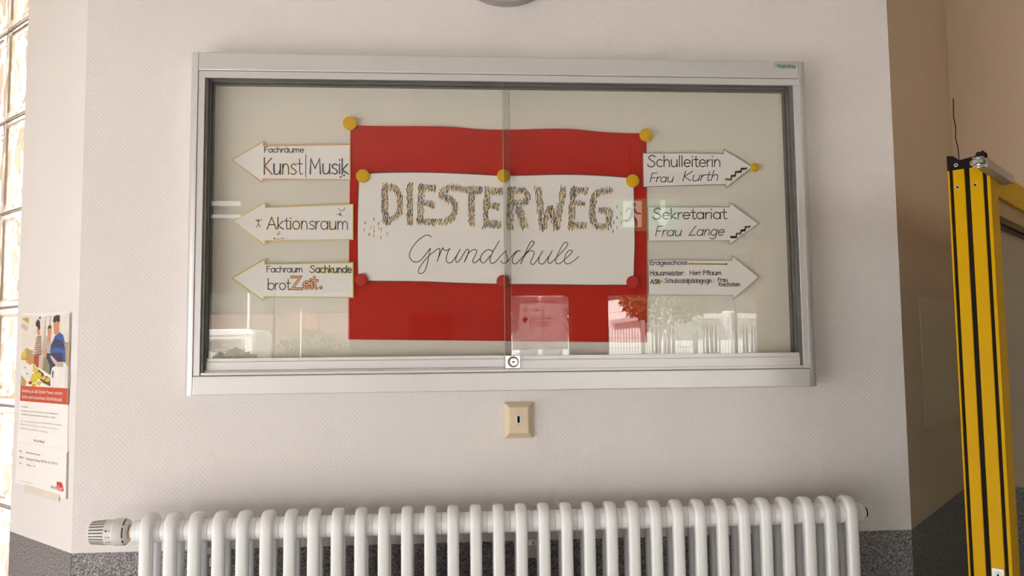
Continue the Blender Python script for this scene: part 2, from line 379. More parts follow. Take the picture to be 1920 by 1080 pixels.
for ya_, yb_ in ((363, 371), (381, 397), (404, 415), (423, 426)):
    b.box((op2[0], HY0 - 0.14, RW(420, yb_).z), (op2[1], HY0 - 0.12, RW(420, ya_).z))
obj('slat', b, FRW, w)
b = MB(); b.box((op2[0], HY0 - 0.113, op2[2]), (op2[1], HY0 - 0.107, op2[3])); obj('pane', b, WGLASS, w)

# ------------------------------------------------------------------ showcase
XL, XR, ZB, ZT = -0.601, 0.856, 1.554, 2.337
YF = -0.062
case = thing('display_case', ((XL + XR) / 2, 0, ZB), 'wide silver aluminium wall display case with two sliding glass panes, hanging above the radiator', 'display case')
SP = 0.019
def side_profile(x_out, x_in):
    prof = []; sg = 1 if x_in > x_out else -1
    pts = [(x_in, -0.001), (x_out, -0.001), (x_out, YF + 0.016)] + [(x_out + sg * 0.016 * (1 - math.cos(a)), YF + 0.016 - 0.016 * math.sin(a)) for a in [R(22.5 * k) for k in range(1, 5)]] + [(x_in, YF)]
    b = MB(); b.prism([(x, y, ZB) for x, y in pts], (0, 0, ZT - ZB)); return b
obj('side_profile', side_profile(XL, XL + SP), ALU, case, smooth=40); obj('side_profile', side_profile(XR, XR - SP), ALU, case, smooth=40)
b = MB(); b.box((XL + SP + 0.0008, -0.001, ZT - 0.042), (XR - SP - 0.0001, YF - 0.001, ZT)); obj('top_rail', b, ALU, case, bevel=0.002)
b = MB(); b.box((XL + SP + 0.0008, -0.001, ZB), (XR - SP - 0.0001, YF - 0.001, ZB + 0.042)); obj('bottom_rail', b, ALU, case, bevel=0.002)
IX0, IX1, IZ0, IZ1 = XL + SP + 0.0008, XR - SP - 0.0001, ZB + 0.0428, ZT - 0.0428
LW = 0.0155
b = MB(); b.box((IX0, YF + 0.002, IZ1 - LW), (IX1, YF + 0.006, IZ1)); b.box((IX0, YF + 0.002, IZ0), (IX0 + LW - 0.001, YF + 0.006, IZ1 - LW)); b.box((IX1 - LW + 0.001, YF + 0.002, IZ0), (IX1, YF + 0.006, IZ1 - LW))
obj('inner_lip', b, ALU, case, bevel=0.0007)
b = MB()
for x0, x1 in ((IX0, IX0 + LW + 0.005), (IX1, IX1 - LW - 0.005)):
    for y0, y1, k in ((-0.0555, -0.047, 0.0), (-0.046, -0.0365, 0.003), (-0.0355, -0.028, 0.0), (-0.027, -0.012, 0.004)):
        b.box((x0, y0, IZ0), (x1 + (k if x1 > x0 else -k), y1, IZ1))
for y0, y1, k in ((-0.0555, -0.047, 0.0), (-0.046, -0.0365, 0.003), (-0.0355, -0.028, 0.0), (-0.027, -0.012, 0.004)):
    b.box((IX0, y0, IZ1 - LW - 0.001 - k), (IX1, y1, IZ1))
obj('channel', b, ALU_DARK, case)
b = MB(); b.box((IX0, -0.002, IZ0), (IX1, -0.012, IZ1)); obj('back_panel', b, BACKP, case)
# runners below the panes
b = MB(); b.box((IX0 + LW, -0.012, IZ0), (IX1 - LW, -0.058, IZ0 + 0.002)); b.box((IX0 + LW, -0.0500, IZ0), (IX1 - LW, -0.0575, IZ0 + 0.0065)); b.box((IX0 + LW, -0.044, IZ0), (IX1 - LW, -0.047, IZ0 + 0.0105)); b.box((IX0 + LW, -0.012, IZ0), (IX1 - LW, -0.03, IZ0 + 0.011))
obj('runner', b, ALU, case, bevel=0.0006)
YP1, YP2 = -0.0360, -0.0480                              # rear pane (left), front pane (right)
def pane(x0, x1, Y, zr0, zr1):
    b = MB(); b.box((x0, Y, zr0 + 0.01), (x1, Y + 0.004, IZ1 - 0.004)); p = obj('glass_pane', b, GLASS, case)
    h = zr1 - zr0
    b = MB(); b.box((x0, Y - 0.003, zr0), (x1, Y + 0.006, zr0 + 0.27 * h)); b.box((x0, Y - 0.0055, zr0 + 0.03 * h), (x1, Y + 0.006, zr0 + 0.70 * h)); b.box((x0, Y - 0.003, zr0 + 0.735 * h), (x1, Y + 0.006, zr1)); b.box((x0, Y - 0.002, zr0), (x1, Y + 0.006, zr1))
    obj('pane_rail', b, ALU, p, bevel=0.0006); return p
zr = at(500, 671, YP1 - 0.003).z; zq = at(500, 694.5, YP1 - 0.003).z
pane(IX0 + LW + 0.004, at(957, 400, YP1).x, YP1, zq, zr)
zr2 = at(1200, 664, YP2 - 0.004).z; zq2 = at(1200, 692.5, YP2 - 0.004).z
pf = pane(at(944.5, 400, YP2).x, IX1 - LW - 0.002, YP2, zq2, zr2)
EDGE = mat('glass_edge', (0.48, 0.49, 0.45), 0.2, var=(30, 0.05))
for x, Y, z0 in ((at(944.5, 400, YP2).x, YP2, zr2), (at(957, 400, YP1).x, YP1, zr)):
    b = MB(); b.box((x - 0.0005, Y - 0.0002, z0), (x + 0.0002, Y + 0.0042, IZ1 - 0.004)); obj('pane_edge', b, EDGE if Y == YP2 else ALU_DARK, pf)
l0 = at(948.5, 691.5, -0.056); l1 = at(976, 666, -0.056)
b = MB(); b.box((l0.x, -0.049, l0.z), (l1.x, -0.0575, l1.z)); lock = obj('lock', b, CHROME, case, bevel=0.0012, label='chrome lock')
b = MB(); lc = at(962.5, 678.5, -0.058); b.lathe([(0, 0.0128), (0.002, 0.0124), (0.0021, 0.0)], (lc.x, -0.0575, lc.z), (0, -1, 0), 32, 2); b.lathe([(0.002, 0.0098), (0.0035, 0.0094), (0.0036, 0.0078), (0.003, 0.0076), (0.003, 0.0062), (0.0042, 0.006), (0.0042, 0.0)], (lc.x, -0.0575, lc.z), (0, -1, 0), 28)
b.box((lc.x - 0.0035, -0.0616, lc.z - 0.0011), (lc.x + 0.0035, -0.0618, lc.z + 0.0011), 1); b.box((lc.x - 0.0012, -0.0616, lc.z - 0.002), (lc.x + 0.0012, -0.0619, lc.z + 0.002), 1)
obj('key_cylinder', b, [CHROME, BLACK, mat('dark_ring', (0.12, 0.115, 0.11), 0.35, 0.8, var=(60, 0.1))], lock, smooth=40)
# maker's badge on the top rail
q0 = at(1450, 126, YF - 0.001); q1 = at(1496, 117, YF - 0.001)
rr = (q1.z - q0.z) / 2; zc = (q0.z + q1.z) / 2
pts = [(q1.x - rr + rr * math.cos(a), YF - 0.001, zc + rr * math.sin(a)) for a in [R(-90 + 18 * k) for k in range(11)]] + [(q0.x + rr + rr * math.cos(a), YF - 0.001, zc + rr * math.sin(a)) for a in [R(90 + 18 * k) for k in range(11)]]
BADGE = mat('badge_grey', (0.5, 0.47, 0.45), 0.4, var=(30, 0.03)); GREEN = mat('green_print', (0.01, 0.20, 0.13), 0.5, var=(30, 0.05))
b = MB(); b.prism(pts, (0, -0.0012, 0)); bd = obj('badge', b, BADGE, case)
b = MB(); t0 = at(1456, 126.5, YF - 0.0025); t1 = at(1492, 127, YF - 0.0025); b.text('Wehrfritz', t0, t1, 0.0085, bold=0.022)
b.box((t0.x + 0.004, YF - 0.0024, t0.z - 0.0012), (t1.x, YF - 0.0026, t0.z - 0.0003)); obj('lettering', b, GREEN, bd, label='green lettering')

# ------------------------------------------------------------------ papers in the case
YR, YW, YA = -0.0165, -0.0190, -0.0180
def sheet(name, outline, Y, th, m, label=None, cat=None, parent=None, wave=None):
    b = MB(); 
    pts = [at(x, y, Y) for x, y in outline]
    b.prism(pts, (0, th, 0)); return obj(name, b, m, parent, label, cat)
top = smooth_pts([(657,234.5),(700,236),(760,237),(820,237.5),(855,238.5),(890,241.5),(925,243),(965,243),(1000,242.3),(1045,242),(1080,243.2),(1115,246.5),(1150,248.8),(1212,250)], 3)
# red sheet as a grid so that its upper edge can stand off the panel in two gentle waves
b = MB(); nrow = 12; nco = len(top)
bot = [(652.5 + (1213.5 - 652.5) * (p[0] - 657) / 555, 636.5 + (642 - 636.5) * (p[0] - 657) / 555) for p in top]
for th in (0.0, 0.0004):
    vs = []
    for j in range(nrow + 1):
        for i in range(nco):
            x = top[i][0] + (bot[i][0] - top[i][0]) * j / nrow; y = top[i][1] + (bot[i][1] - top[i][1]) * j / nrow
            k = max(0, 1 - j / (nrow * 0.42)); wv = 0.0045 * k * k * (math.exp(-((x - 800) / 70) ** 2) + math.exp(-((x - 1060) / 70) ** 2)) + 0.0018 * k * math.exp(-((x - 930) / 30) ** 2) * 0
            p = at(x, y, YR); p.y += th + 0.001 - min(wv, 0.012); vs.append(p)
    fs = [(j*nco+i, (j+1)*nco+i, (j+1)*nco+i+1, j*nco+i+1) for j in range(nrow) for i in range(nco - 1)]
    b.add(vs, fs if th == 0 else [f[::-1] for f in fs])
obj('red_sheet', b, RED, None, 'large red card sheet in the display case, behind the white school name sheet', 'poster backing', smooth=True)
wo = smooth_pts([(674,327),(720,324.5),(790,323.8),(850,325.5),(900,328),(944,330),(1000,329),(1050,328),(1100,328.8),(1150,331.5),(1187.5,335)], 3) + \
     smooth_pts([(1187.5,335),(1188.2,380),(1189.6,450),(1188.5,490),(1187.5,533.5)], 2)[1:] + smooth_pts([(1187.5,533.5),(1150,533.5),(1110,533.6),(1020,532.5),(934,531.8),(850,529.5),(790,527),(672,526)], 3)[1:] + smooth_pts([(672,526),(671,450),(671.5,400),(673.5,340),(674,327)], 2)[1:-1]
ws = thing('name_sheet', at(930, 533, YW), 'white paper sheet reading DIESTERWEG Grundschule, fixed on the red card', 'poster')
b = MB(); b.prism([at(x, y, YW) for x, y in wo], (0, 0.0008, 0)); obj('paper', b, PAPER, ws)
b = MB(); cx, cy = 930, 430
bo = [(x, y) for x, y in wo] + [wo[0]]
for i in range(len(bo) - 1):
    q = [bo[i], bo[i+1], (bo[i+1][0] + (1.3 if bo[i+1][0] > cx else -1.3), bo[i+1][1] + (1.5 if bo[i+1][1] > cy else -1.5)), (bo[i][0] + (1.3 if bo[i][0] > cx else -1.3), bo[i][1] + (1.5 if bo[i][1] > cy else -1.5))]
    b.poly([at(x, y, YW + 0.0002) for x, y in q])
obj('border_line', b, C_NAVY, ws, label='dark blue edge line')

# cursive 'Grundschule', one pen line
o1 = lambda L_: [(750 + x / 10.667, 430 + y / 10.667) for x, y in L_]
o2 = lambda L_: [(920 + x / 10.667, 430 + y / 10.667) for x, y in L_]
runs = [
 o1([(625,155),(590,125),(545,115),(470,140),(380,205),(290,300),(225,400),(190,490),(190,555),(225,610),(270,645),(320,655),(380,640),(440,590),(520,490),(580,410),(608,380)]),
 o1([(608,380),(595,440),(570,560),(545,690),(510,800),(470,860),(420,885),(380,870),(370,825),(400,750),(470,650),(540,570),(600,510),(700,430),(765,388),(795,390),(797,430),(780,520),(765,580),(742,640)]),
 o1([(742,640),(785,530),(820,440),(855,370),(862,395),(890,415),(930,420),(970,405),(998,380)]),
 o1([(998,380),(960,450),(930,550),(922,610),(940,655),(985,670),(1030,660),(1080,600),(1140,510),(1205,400)]),
 o1([(1205,400),(1150,500),(1115,590),(1120,640),(1145,660),(1190,620),(1260,510),(1320,420),(1360,400),(1375,430),(1350,520),(1285,655)]),
 o1([(1285,655),(1340,530),(1400,450),(1460,410),(1510,405),(1535,435),(1510,510),(1465,600),(1455,650),(1490,670),(1540,640),(1600,585)]),
 o1([(1850,445),(1825,422),(1770,408),(1705,432),(1645,495),(1605,580),(1612,630),(1645,668),(1690,665),(1740,610),(1800,530)]),
 o1([(1983,235),(1913,350),(1853,460),(1805,570),(1800,640),(1835,682),(1890,665)]) [:-1] + o2([(35,685),(90,655),(170,570),(250,480),(312,428)]),
 o2([(312,428),(300,470),(325,540),(335,600),(320,650),(270,685),(230,670),(205,630)]),
 o2([(320,660),(390,580),(450,500),(520,440),(565,425),(595,435)]),
 o2([(545,430),(495,475),(450,550),(430,620),(440,670),(475,690),(520,680),(580,620),(650,540),(720,460),(800,370),(855,300),(872,262),(845,236),(810,245),(770,300),(720,410),(660,560),(600,690)]),
 o2([(600,690),(660,560),(720,480),(780,435),(840,430),(870,465),(850,540),(810,620),(800,670),(825,700),(870,690),(930,610),(990,520),(1040,430)]),
 o2([(1040,430),(985,530),(960,610),(970,670),(1010,695),(1060,680),(1120,600),(1190,500),(1230,430)]),
 o2([(1230,430),(1170,540),(1145,620),(1155,670),(1190,680),(1240,640),(1310,570),(1400,480),(1500,370),(1540,300),(1525,265),(1490,262),(1440,310),(1390,400),(1330,530),(1300,620),(1310,670),(1345,690),(1390,680),(1450,630),(1540,550),(1610,480),(1632,435),(1600,415),(1550,435),(1500,510),(1475,600),(1480,660),(1520,690),(1580,680),(1650,640),(1765,545)])]
b = MB()
for r_ in runs: b.ribbon(smooth_pts(r_, 5), 1.5, YW - 0.0004)
obj('script_lettering', b, INK, ws)
# DIESTERWEG: crowds of tiny figures filling thick letter strokes
z1 = lambda L_: [(700 + x / 7.385, 330 + y / 7.385) for x, y in L_]
z2 = lambda L_: [(940 + x / 7.385, 330 + y / 7.385) for x, y in L_]
bands = [(z1([(160,115),(160,650)]),12.5),(smooth_pts(z1([(200,150),(290,170),(350,250),(378,370),(365,480),(310,560),(205,625)])),11.5),
 (z1([(505,115),(505,670)]),13),(z1([(668,125),(645,650)]),12.5),(z1([(640,155),(870,168)]),12),(z1([(700,372),(845,392)]),12),(z1([(620,625),(855,640)]),12),
 (smooth_pts(z1([(1165,160),(1050,160),(970,200),(945,260),(1000,300),(1090,340),(1135,410),(1120,520),(1060,600),(980,632),(890,635)])),11.5),
 (z1([(1195,178),(1500,192)]),13),(z1([(1358,200),(1358,685)]),11.5),
 (z1([(1572,165),(1548,700)]),11.5),(z1([(1545,195),(1785,208)]),12),(z1([(1610,405),(1740,420)]),12),(z1([(1545,650),(1760,670)]),12.5),
 (z2([(135,160),(118,725)]),13.5),(smooth_pts(z2([(130,190),(250,195),(335,220),(362,285),(335,345),(240,375),(165,380)])),11.5),(z2([(235,440),(330,720)]),14.5),
 (z2([(505,155),(578,735)]),13),(z2([(590,720),(668,420)]),11),(z2([(680,430),(760,735)]),11.5),(z2([(770,710),(862,155)]),12.5),
 (z2([(1000,160),(962,725)]),12.5),(z2([(985,190),(1200,205)]),12),(z2([(1020,378),(1150,392)]),12),(z2([(950,672),(1165,688)]),12.5),
 (smooth_pts(z2([(1505,195),(1380,212),(1295,280),(1265,400),(1258,540),(1290,650),(1380,700),(1475,690),(1490,580),(1488,485),(1375,470)])),12)]
b = MB(); Yp = YW - 0.0004
def figure(x, y, c, s=1.0):
    h = 0.86 * s
    b.poly([at(x + h * math.cos(a), y + h * math.sin(a), Yp - 0.0002) for a in [PI * k / 3 for k in range(6)]], 0)
    ln = random.uniform(-0.5, 0.7)
    b.poly([at(x - 1.05 * s, y + 0.8 * s, Yp), at(x + 1.05 * s, y + 0.8 * s, Yp), at(x + 0.8 * s - ln, y + 4.4 * s, Yp), at(x - 0.8 * s - ln, y + 4.4 * s, Yp)], c)
    if random.random() < 0.6: b.poly([at(x - 0.3 - ln, y + 4.1 * s, Yp), at(x + 0.2 - ln, y + 4.1 * s, Yp), at(x - 0.6 - ln * 1.8, y + 6.0 * s, Yp), at(x - 0.95 - ln * 1.8, y + 6.0 * s, Yp)], 4)
random.seed(11); used = {}
for line, wd_ in bands:
    # grid samples inside the band
    xs_ = [p[0] for p in line]; ys_ = [p[1] for p in line]; hw = wd_ / 2
    y = min(ys_) - hw
    while y < max(ys_) + hw:
        x = min(xs_) - hw
        while x < max(xs_) + hw:
            qx = x + random.uniform(-0.9, 0.9); qy = y + random.uniform(-1.0, 1.0); dm = 1e9
            for i in range(len(line) - 1):
                ax, ay = line[i]; bx, by = line[i+1]; dx, dy = bx - ax, by - ay; t = ((qx-ax)*dx + (qy-ay)*dy) / (dx*dx + dy*dy)
                if -0.03 <= t <= 1.03 or len(line) > 2: t = min(1, max(0, t)); dm = min(dm, math.hypot(qx - ax - t*dx, qy - ay - t*dy))
            key = (round(qx / 2.6), round(qy / 2.6))
            if dm < hw - 0.1 and key not in used:
                used[key] = 1; figure(qx, qy - 1.2, random.choices((1, 2, 3), (0.34, 0.44, 0.22))[0])
            x += 2.75
        y += 3.35
for x, y, c in ((685,416,1),(701,409,1),(709.5,417.5,1),(683,429.5,3),(695,425,2),(701,424.5,2),(711,427.5,2),(715,429,2),(701.5,432,3),(692.5,437.5,1),(700.5,440,3),(714,444,3),(726,436.5,3),(1150.5,415,1),(1146,422,1),(1157,386,3),(1157,406,1),(1164.5,399,2),(1165,415,2),(1156.5,425,2),(1149.5,431.5,1),(1175,412.5,2)):
    figure(x, y, c, 1.1)
obj('crowd_lettering', b, [INK, C_BLUE, C_YEL, C_SALMON, GREY], ws, label='block lettering drawn as crowds of tiny coloured figures')

# ---- handwriting: a small stroke alphabet (x-height 1, capitals 1.6)
def arc(cx, cy, rx, ry, a0, a1, n=12): return [(cx + rx * math.cos(R(a0 + (a1 - a0) * k / n)), cy + ry * math.sin(R(a0 + (a1 - a0) * k / n))) for k in range(n + 1)]
bowl = arc(.42, .5, .37, .5, 50, 410, 14)
arch = lambda x, w: smooth_pts([(x, .55), (x + .25*w, .92), (x + .55*w, 1), (x + .88*w, .85), (x + w, .5), (x + w, 0)], 3)
Gl = {
 'a': (.95, [bowl, [(.8, 1), (.8, 0)]]), 'b': (.92, [[(.08, 1.6), (.08, 0)], arc(.46, .5, .38, .5, 180, -180, 14)]),
 'c': (.8, [arc(.42, .5, .38, .5, 48, 312)]), 'd': (.95, [bowl, [(.8, 1.6), (.8, 0)]]),
 'e': (.88, [[(.06, .52), (.78, .52)] + arc(.42, .5, .37, .5, 5, 318)[1:]]), 'f': (.6, [smooth_pts([(.6, 1.45), (.45, 1.6), (.3, 1.4), (.28, .8), (.28, 0)], 3), [(.02, .95), (.52, .95)]]),
 'g': (.95, [bowl, smooth_pts([(.8, 1), (.8, .2), (.78, -.35), (.5, -.6), (.12, -.45)], 3)]), 'h': (.85, [[(.08, 1.6), (.08, 0)], arch(.08, .62)]),
 'i': (.3, [[(.12, 1), (.12, 0)], [(.12, 1.38), (.12, 1.48)]]), 'k': (.75, [[(.08, 1.6), (.08, 0)], [(.62, .98), (.1, .42), (.68, 0)]]), 'l': (.3, [[(.12, 1.6), (.12, 0)]]),
 'm': (1.3, [[(.08, 1), (.08, 0)], arch(.08, .5), arch(.58, .52)]), 'n': (.85, [[(.08, 1), (.08, 0)], arch(.08, .6)]), 'o': (.92, [arc(.44, .5, .38, .5, 90, 450, 14)]),
 'p': (.92, [[(.08, 1), (.08, -.6)], arc(.46, .5, .38, .5, 180, -180, 14)]), 'r': (.55, [[(.08, 1), (.08, 0)], smooth_pts([(.08, .55), (.22, .88), (.5, 1)], 3)]),
 's': (.72, [smooth_pts([(.62, .86), (.4, 1), (.13, .84), (.2, .6), (.5, .44), (.62, .22), (.42, 0), (.06, .1)], 3)]), 't': (.58, [smooth_pts([(.25, 1.45), (.25, .5), (.28, .1), (.4, 0), (.56, .08)], 3), [(.0, 1), (.52, 1)]]),
 'u': (.88, [smooth_pts([(.08, 1), (.08, .4), (.16, .08), (.38, 0), (.62, .15), (.74, .5)], 3), [(.74, 1), (.74, 0)]]), 'z': (.7, [[(.05, 1), (.6, 1), (.05, 0), (.62, 0)]]),
 'A': (1.15, [[(.05, 0), (.55, 1.6), (1.05, 0)], [(.24, .55), (.88, .55)]]), 'B': (.95, [[(.08, 1.6), (.08, 0)], smooth_pts([(.08, 1.6), (.6, 1.5), (.62, 1), (.1, .85), (.72, .7), (.75, .15), (.08, 0)], 3)]),
 'E': (.9, [[(.78, 1.6), (.08, 1.6), (.08, 0), (.8, 0)], [(.08, .85), (.65, .85)]]), 'F': (.82, [[(.75, 1.6), (.08, 1.55), (.08, 0)], [(.08, .85), (.6, .85)]]), 'H': (1.05, [[(.08, 1.6), (.08, 0)], [(.85, 1.6), (.85, 0)], [(.08, .8), (.85, .8)]]),
 'K': (1.0, [[(.08, 1.6), (.08, 0)], [(.82, 1.55), (.1, .8), (.9, 0)]]), 'L': (.95, [smooth_pts([(.62, 1.55), (.3, .9), (.05, .05)], 3) + [(.85, .1)]]), 'M': (1.25, [[(.08, 0), (.14, 1.6), (.55, .55), (1.0, 1.6), (1.08, 0)]]),
 'P': (.85, [[(.08, 1.6), (.08, 0)], smooth_pts([(.08, 1.6), (.6, 1.5), (.68, 1.1), (.5, .8), (.08, .75)], 3)]), 'R': (.95, [[(.08, 1.6), (.08, 0)], smooth_pts([(.08, 1.6), (.6, 1.5), (.65, 1.1), (.45, .85), (.08, .8)], 3), [(.3, .8), (.8, 0)]]),
 'S': (1.0, [smooth_pts([(.88, 1.42), (.6, 1.62), (.25, 1.5), (.14, 1.2), (.4, .92), (.75, .65), (.82, .3), (.55, .0), (.2, .02), (.0, .3)], 3)]),
 '-': (.6, [[(.1, .55), (.45, .55)]]), ':': (.35, [[(.12, .05), (.12, .15)], [(.12, .85), (.12, .95)]]), '.': (.3, [[(.1, .0), (.1, .1)]]), ' ': (.55, [])}
Gl['ä'] = (Gl['a'][0], Gl['a'][1] + [[(.22, 1.32), (.22, 1.42)], [(.62, 1.32), (.62, 1.42)]])
def word(b, s, x0, x1, base, xh, cap, Y, w, slant=0.0, m=0, shade=None, base1=None, off=(-1.1, 0.5)):
    adv = sum(Gl[c][0] for c in s) - 0.1; sx = (x1 - x0) / adv; g = 0; base1 = base if base1 is None else base1
    for i, c in enumerate(s):
        wdt, st = Gl[c]
        for line in st:
            pts = []
            for gx, gy in line:
                yy = gy * xh if gy <= 1 else xh + (gy - 1) / 0.6 * (cap - xh)
                X = x0 + (g + gx) * sx + slant * yy; t = (X - x0) / (x1 - x0)
                pts.append((X, base + (base1 - base) * t - yy))
            if shade and shade[i % len(shade)] is not None: b.ribbon([(x + off[0], y + off[1]) for x, y in pts], w * 1.15, Y + 0.00015, shade[i % len(shade)])
            b.ribbon(pts, w, Y, m)
        g += wdt
def arrow_sign(label, poly, edge_mat, ew, Y, paint):
    base = at(sum(p[0] for p in poly) / len(poly), max(p[1] for p in poly), Y)
    t = thing('arrow_sign', base, label, 'direction sign', 'handwritten paper arrow signs in the display case')
    b = MB(); b.prism([at(x, y, Y) for x, y in poly], (0, 0.0006, 0)); obj('paper', b, PAPER, t)
    b = MB(); n = len(poly); cx = sum(p[0] for p in poly) / n; cy = sum(p[1] for p in poly) / n
    # coloured line just inside the cut edge
    def inset(i, d):
        a = Vector(poly[i-1]); p = Vector(poly[i]); c = Vector(poly[(i+1) % n]); e0 = (p - a).normalized(); e1 = (c - p).normalized()
        n0 = Vector((-e0.y, e0.x)); n1 = Vector((-e1.y, e1.x)); k = n0 + n1; k = k / max(0.45, k.dot(n0)) if k.length > 1e-6 else n0
        return p + k * d
    area = sum(poly[i][0] * poly[(i+1) % n][1] - poly[(i+1) % n][0] * poly[i][1] for i in range(n)); sg = 1 if area > 0 else -1
    for i in range(n):
        j = (i + 1) % n; q = [Vector(poly[i]), Vector(poly[j]), inset(j, ew * sg), inset(i, ew * sg)]
        b.poly([at(p.x, p.y, Y - 0.0003) for p in q])
    obj('outline', b, edge_mat, t)
    b = MB(); paint(b, Y - 0.0005); obj('lettering', b, [INK, C_ORANGE, C_YEL, C_LIME, C_BLUE, PAPER, C_SALMON], t)
def note(b, x, y, Y, s=1.0):
    for dx, dy in ((0, 0), (6.5 * s, -3 * s)):
        b.poly([at(x + dx + 2.2 * s * math.cos(a), y + dy + 1.5 * s * math.sin(a), Y) for a in [PI * k / 5 for k in range(10)]])
        b.ribbon([(x + dx + 2 * s, y + dy), (x + dx + 2.5 * s, y + dy - 8 * s)], 0.9 * s, Y)
    b.ribbon([(x + 2.5 * s, y - 8 * s), (x + 9 * s, y - 11 * s)], 1.3 * s, Y)
def man(b, x, y, Y, limbs, s=1.0, m=0):
    b.poly([at(x + 1.7 * s * math.cos(a), y + 1.7 * s * math.sin(a), Y) for a in [PI * k / 4 for k in range(8)]], 0)
    for l in limbs: b.ribbon([(x + px_ * s, y + py_ * s) for px_, py_ in l], 1.1 * s, Y, m)
def p1(b, Y):
    word(b, 'Fachräume', 495.4, 569.4, 285.6, 6.6, 10.2, Y, 1.5)
    word(b, 'Kunst', 494.6, 566, 327, 20, 31.5, Y, 1.55, shade=[1, 4, 2, 2, None], off=(-1.4, 0.3))
    b.ribbon([(573.1, 290), (573.1, 332.6)], 1.3, Y)
    word(b, 'Musik', 579.8, 652, 326.2, 19, 29, Y, 1.7, shade=[4, 4, 4, 4, 4], off=(1.0, 0.2))
    note(b, 638.5, 332, Y, 0.95)
def p2(b, Y):
    word(b, 'Aktionsraum', 500, 653, 429.6, 15.5, 22.5, Y, 1.6, shade=[2, 2, None, 2, 2, None, None, 2, None, 2, None], off=(-1.4, 0.6), base1=430.4)
    man(b, 484.3, 412.8, Y, [[(-1, 2.5), (-5, -1)], [(0, 2.5), (0, 8)], [(1, 2.5), (7, -1.5)], [(0, 8), (-4, 14)], [(0, 8), (3, 10), (2, 14)]], 0.95)
    man(b, 637.5, 402.5, Y, [[(0, -2), (2, -8), (-4, -12)], [(2, -8), (8, -9), (9, -14)], [(-1, -1.5), (-6.5, 0)], [(1, -1), (4, 3)]], 0.95)
    b.ribbon([(638.5, 398.5), (640, 394.5)], 2.2, Y - 0.0001, 6)
    man(b, 514.5, 447.5, Y, [[(9, 0.5), (14, 0.8), (17, -1.5), (20, 1)]], 0.9); b.ribbon([(518, 448), (526, 448.4)], 1.5, Y, 3)
    note(b, 520, 440, Y, 0.55)
def p3(b, Y):
    word(b, 'Fachraum', 499.8, 567, 510.4, 7.6, 11.6, Y, 1.45); word(b, 'Sachkunde', 581, 658.7, 510.9, 8.6, 13, Y, 1.6, shade=[None, 3, 3, 3, 3, 3, 3, 3, 3], off=(1.4, 0.8))
    word(b, 'brot', 501.4, 543.6, 543.3, 12.6, 21.4, Y, 1.6)
    zz = [[(546.5, 519.5), (563, 519.5), (548, 541.5), (566, 541.5)], arc(575.5, 534.5, 6, 6.2, -20, -330), [(570, 534.8), (581, 533)], [(583.5, 529), (585.5, 541)], [(589.5, 519.5), (590.5, 537), (594, 541)], [(586, 526.5), (595, 526)], [(582.8, 524), (583, 524.6)]]
    for q in zz: b.ribbon(q, 5.2, Y + 0.0001, 0)
    for q in zz: b.ribbon(q, 3.4, Y - 0.0001, 1)
    b.poly([at(601.6 + 3.1 * math.cos(a), 539.3 + 3.1 * math.sin(a), Y) for a in [PI * k / 6 for k in range(12)]], 0); b.poly([at(601.6 + 1.7 * math.cos(a), 539.3 + 1.7 * math.sin(a), Y - 0.0001) for a in [PI * k / 6 for k in range(12)]], 1)
def stairs(b, pts, tip, Y):
    b.ribbon([(x + 0.2, y + 2.1) for x, y in pts], 2.6, Y + 0.0002, 2); b.ribbon([(x + 0.2, y + 2.1) for x, y in pts], 2.6, Y + 0.0002, 3)
    for i in range(len(pts) - 1): b.ribbon([pts[i], pts[i+1]], 1.7, Y)
    x, y = pts[-1]; b.poly([at(x, y - 2.6, Y), at(*tip, Y), at(x, y + 2.6, Y)])
zb = lambda L_: [(1180 + x / 4.911, 240 + y / 4.911) for x, y in L_]
def p4(b, Y):
    word(b, 'Schulleiterin', 1214.3, 1350.8, 312.6, 13.2, 21, Y, 1.85); word(b, 'Frau', 1218, 1261, 341.3, 9.5, 17, Y, 1.5, 0.22); word(b, 'Kurth', 1279, 1345, 339.6, 11, 18.5, Y, 1.5, 0.28, base1=338.2)
    stairs(b, zb([(885,468),(938,470),(938,437),(975,432),(977,400),(1028,395),(1030,370),(1072,370)]), (1402, 315.3), Y)
def p5(b, Y):
    word(b, 'Sekretariat', 1224, 1361.8, 410.8, 12.2, 20, Y, 1.85, base1=410.2); word(b, 'Frau', 1228, 1276, 442.4, 11, 18.5, Y, 1.5, 0.22); word(b, 'Lange', 1291, 1356, 441.9, 11.2, 18.8, Y, 1.5, 0.28, base1=441.2)
    stairs(b, zb([(932,998),(985,998),(985,970),(1025,967),(1025,940),(1065,935),(1068,908),(1102,906)]), (1408.2, 424.2), Y)
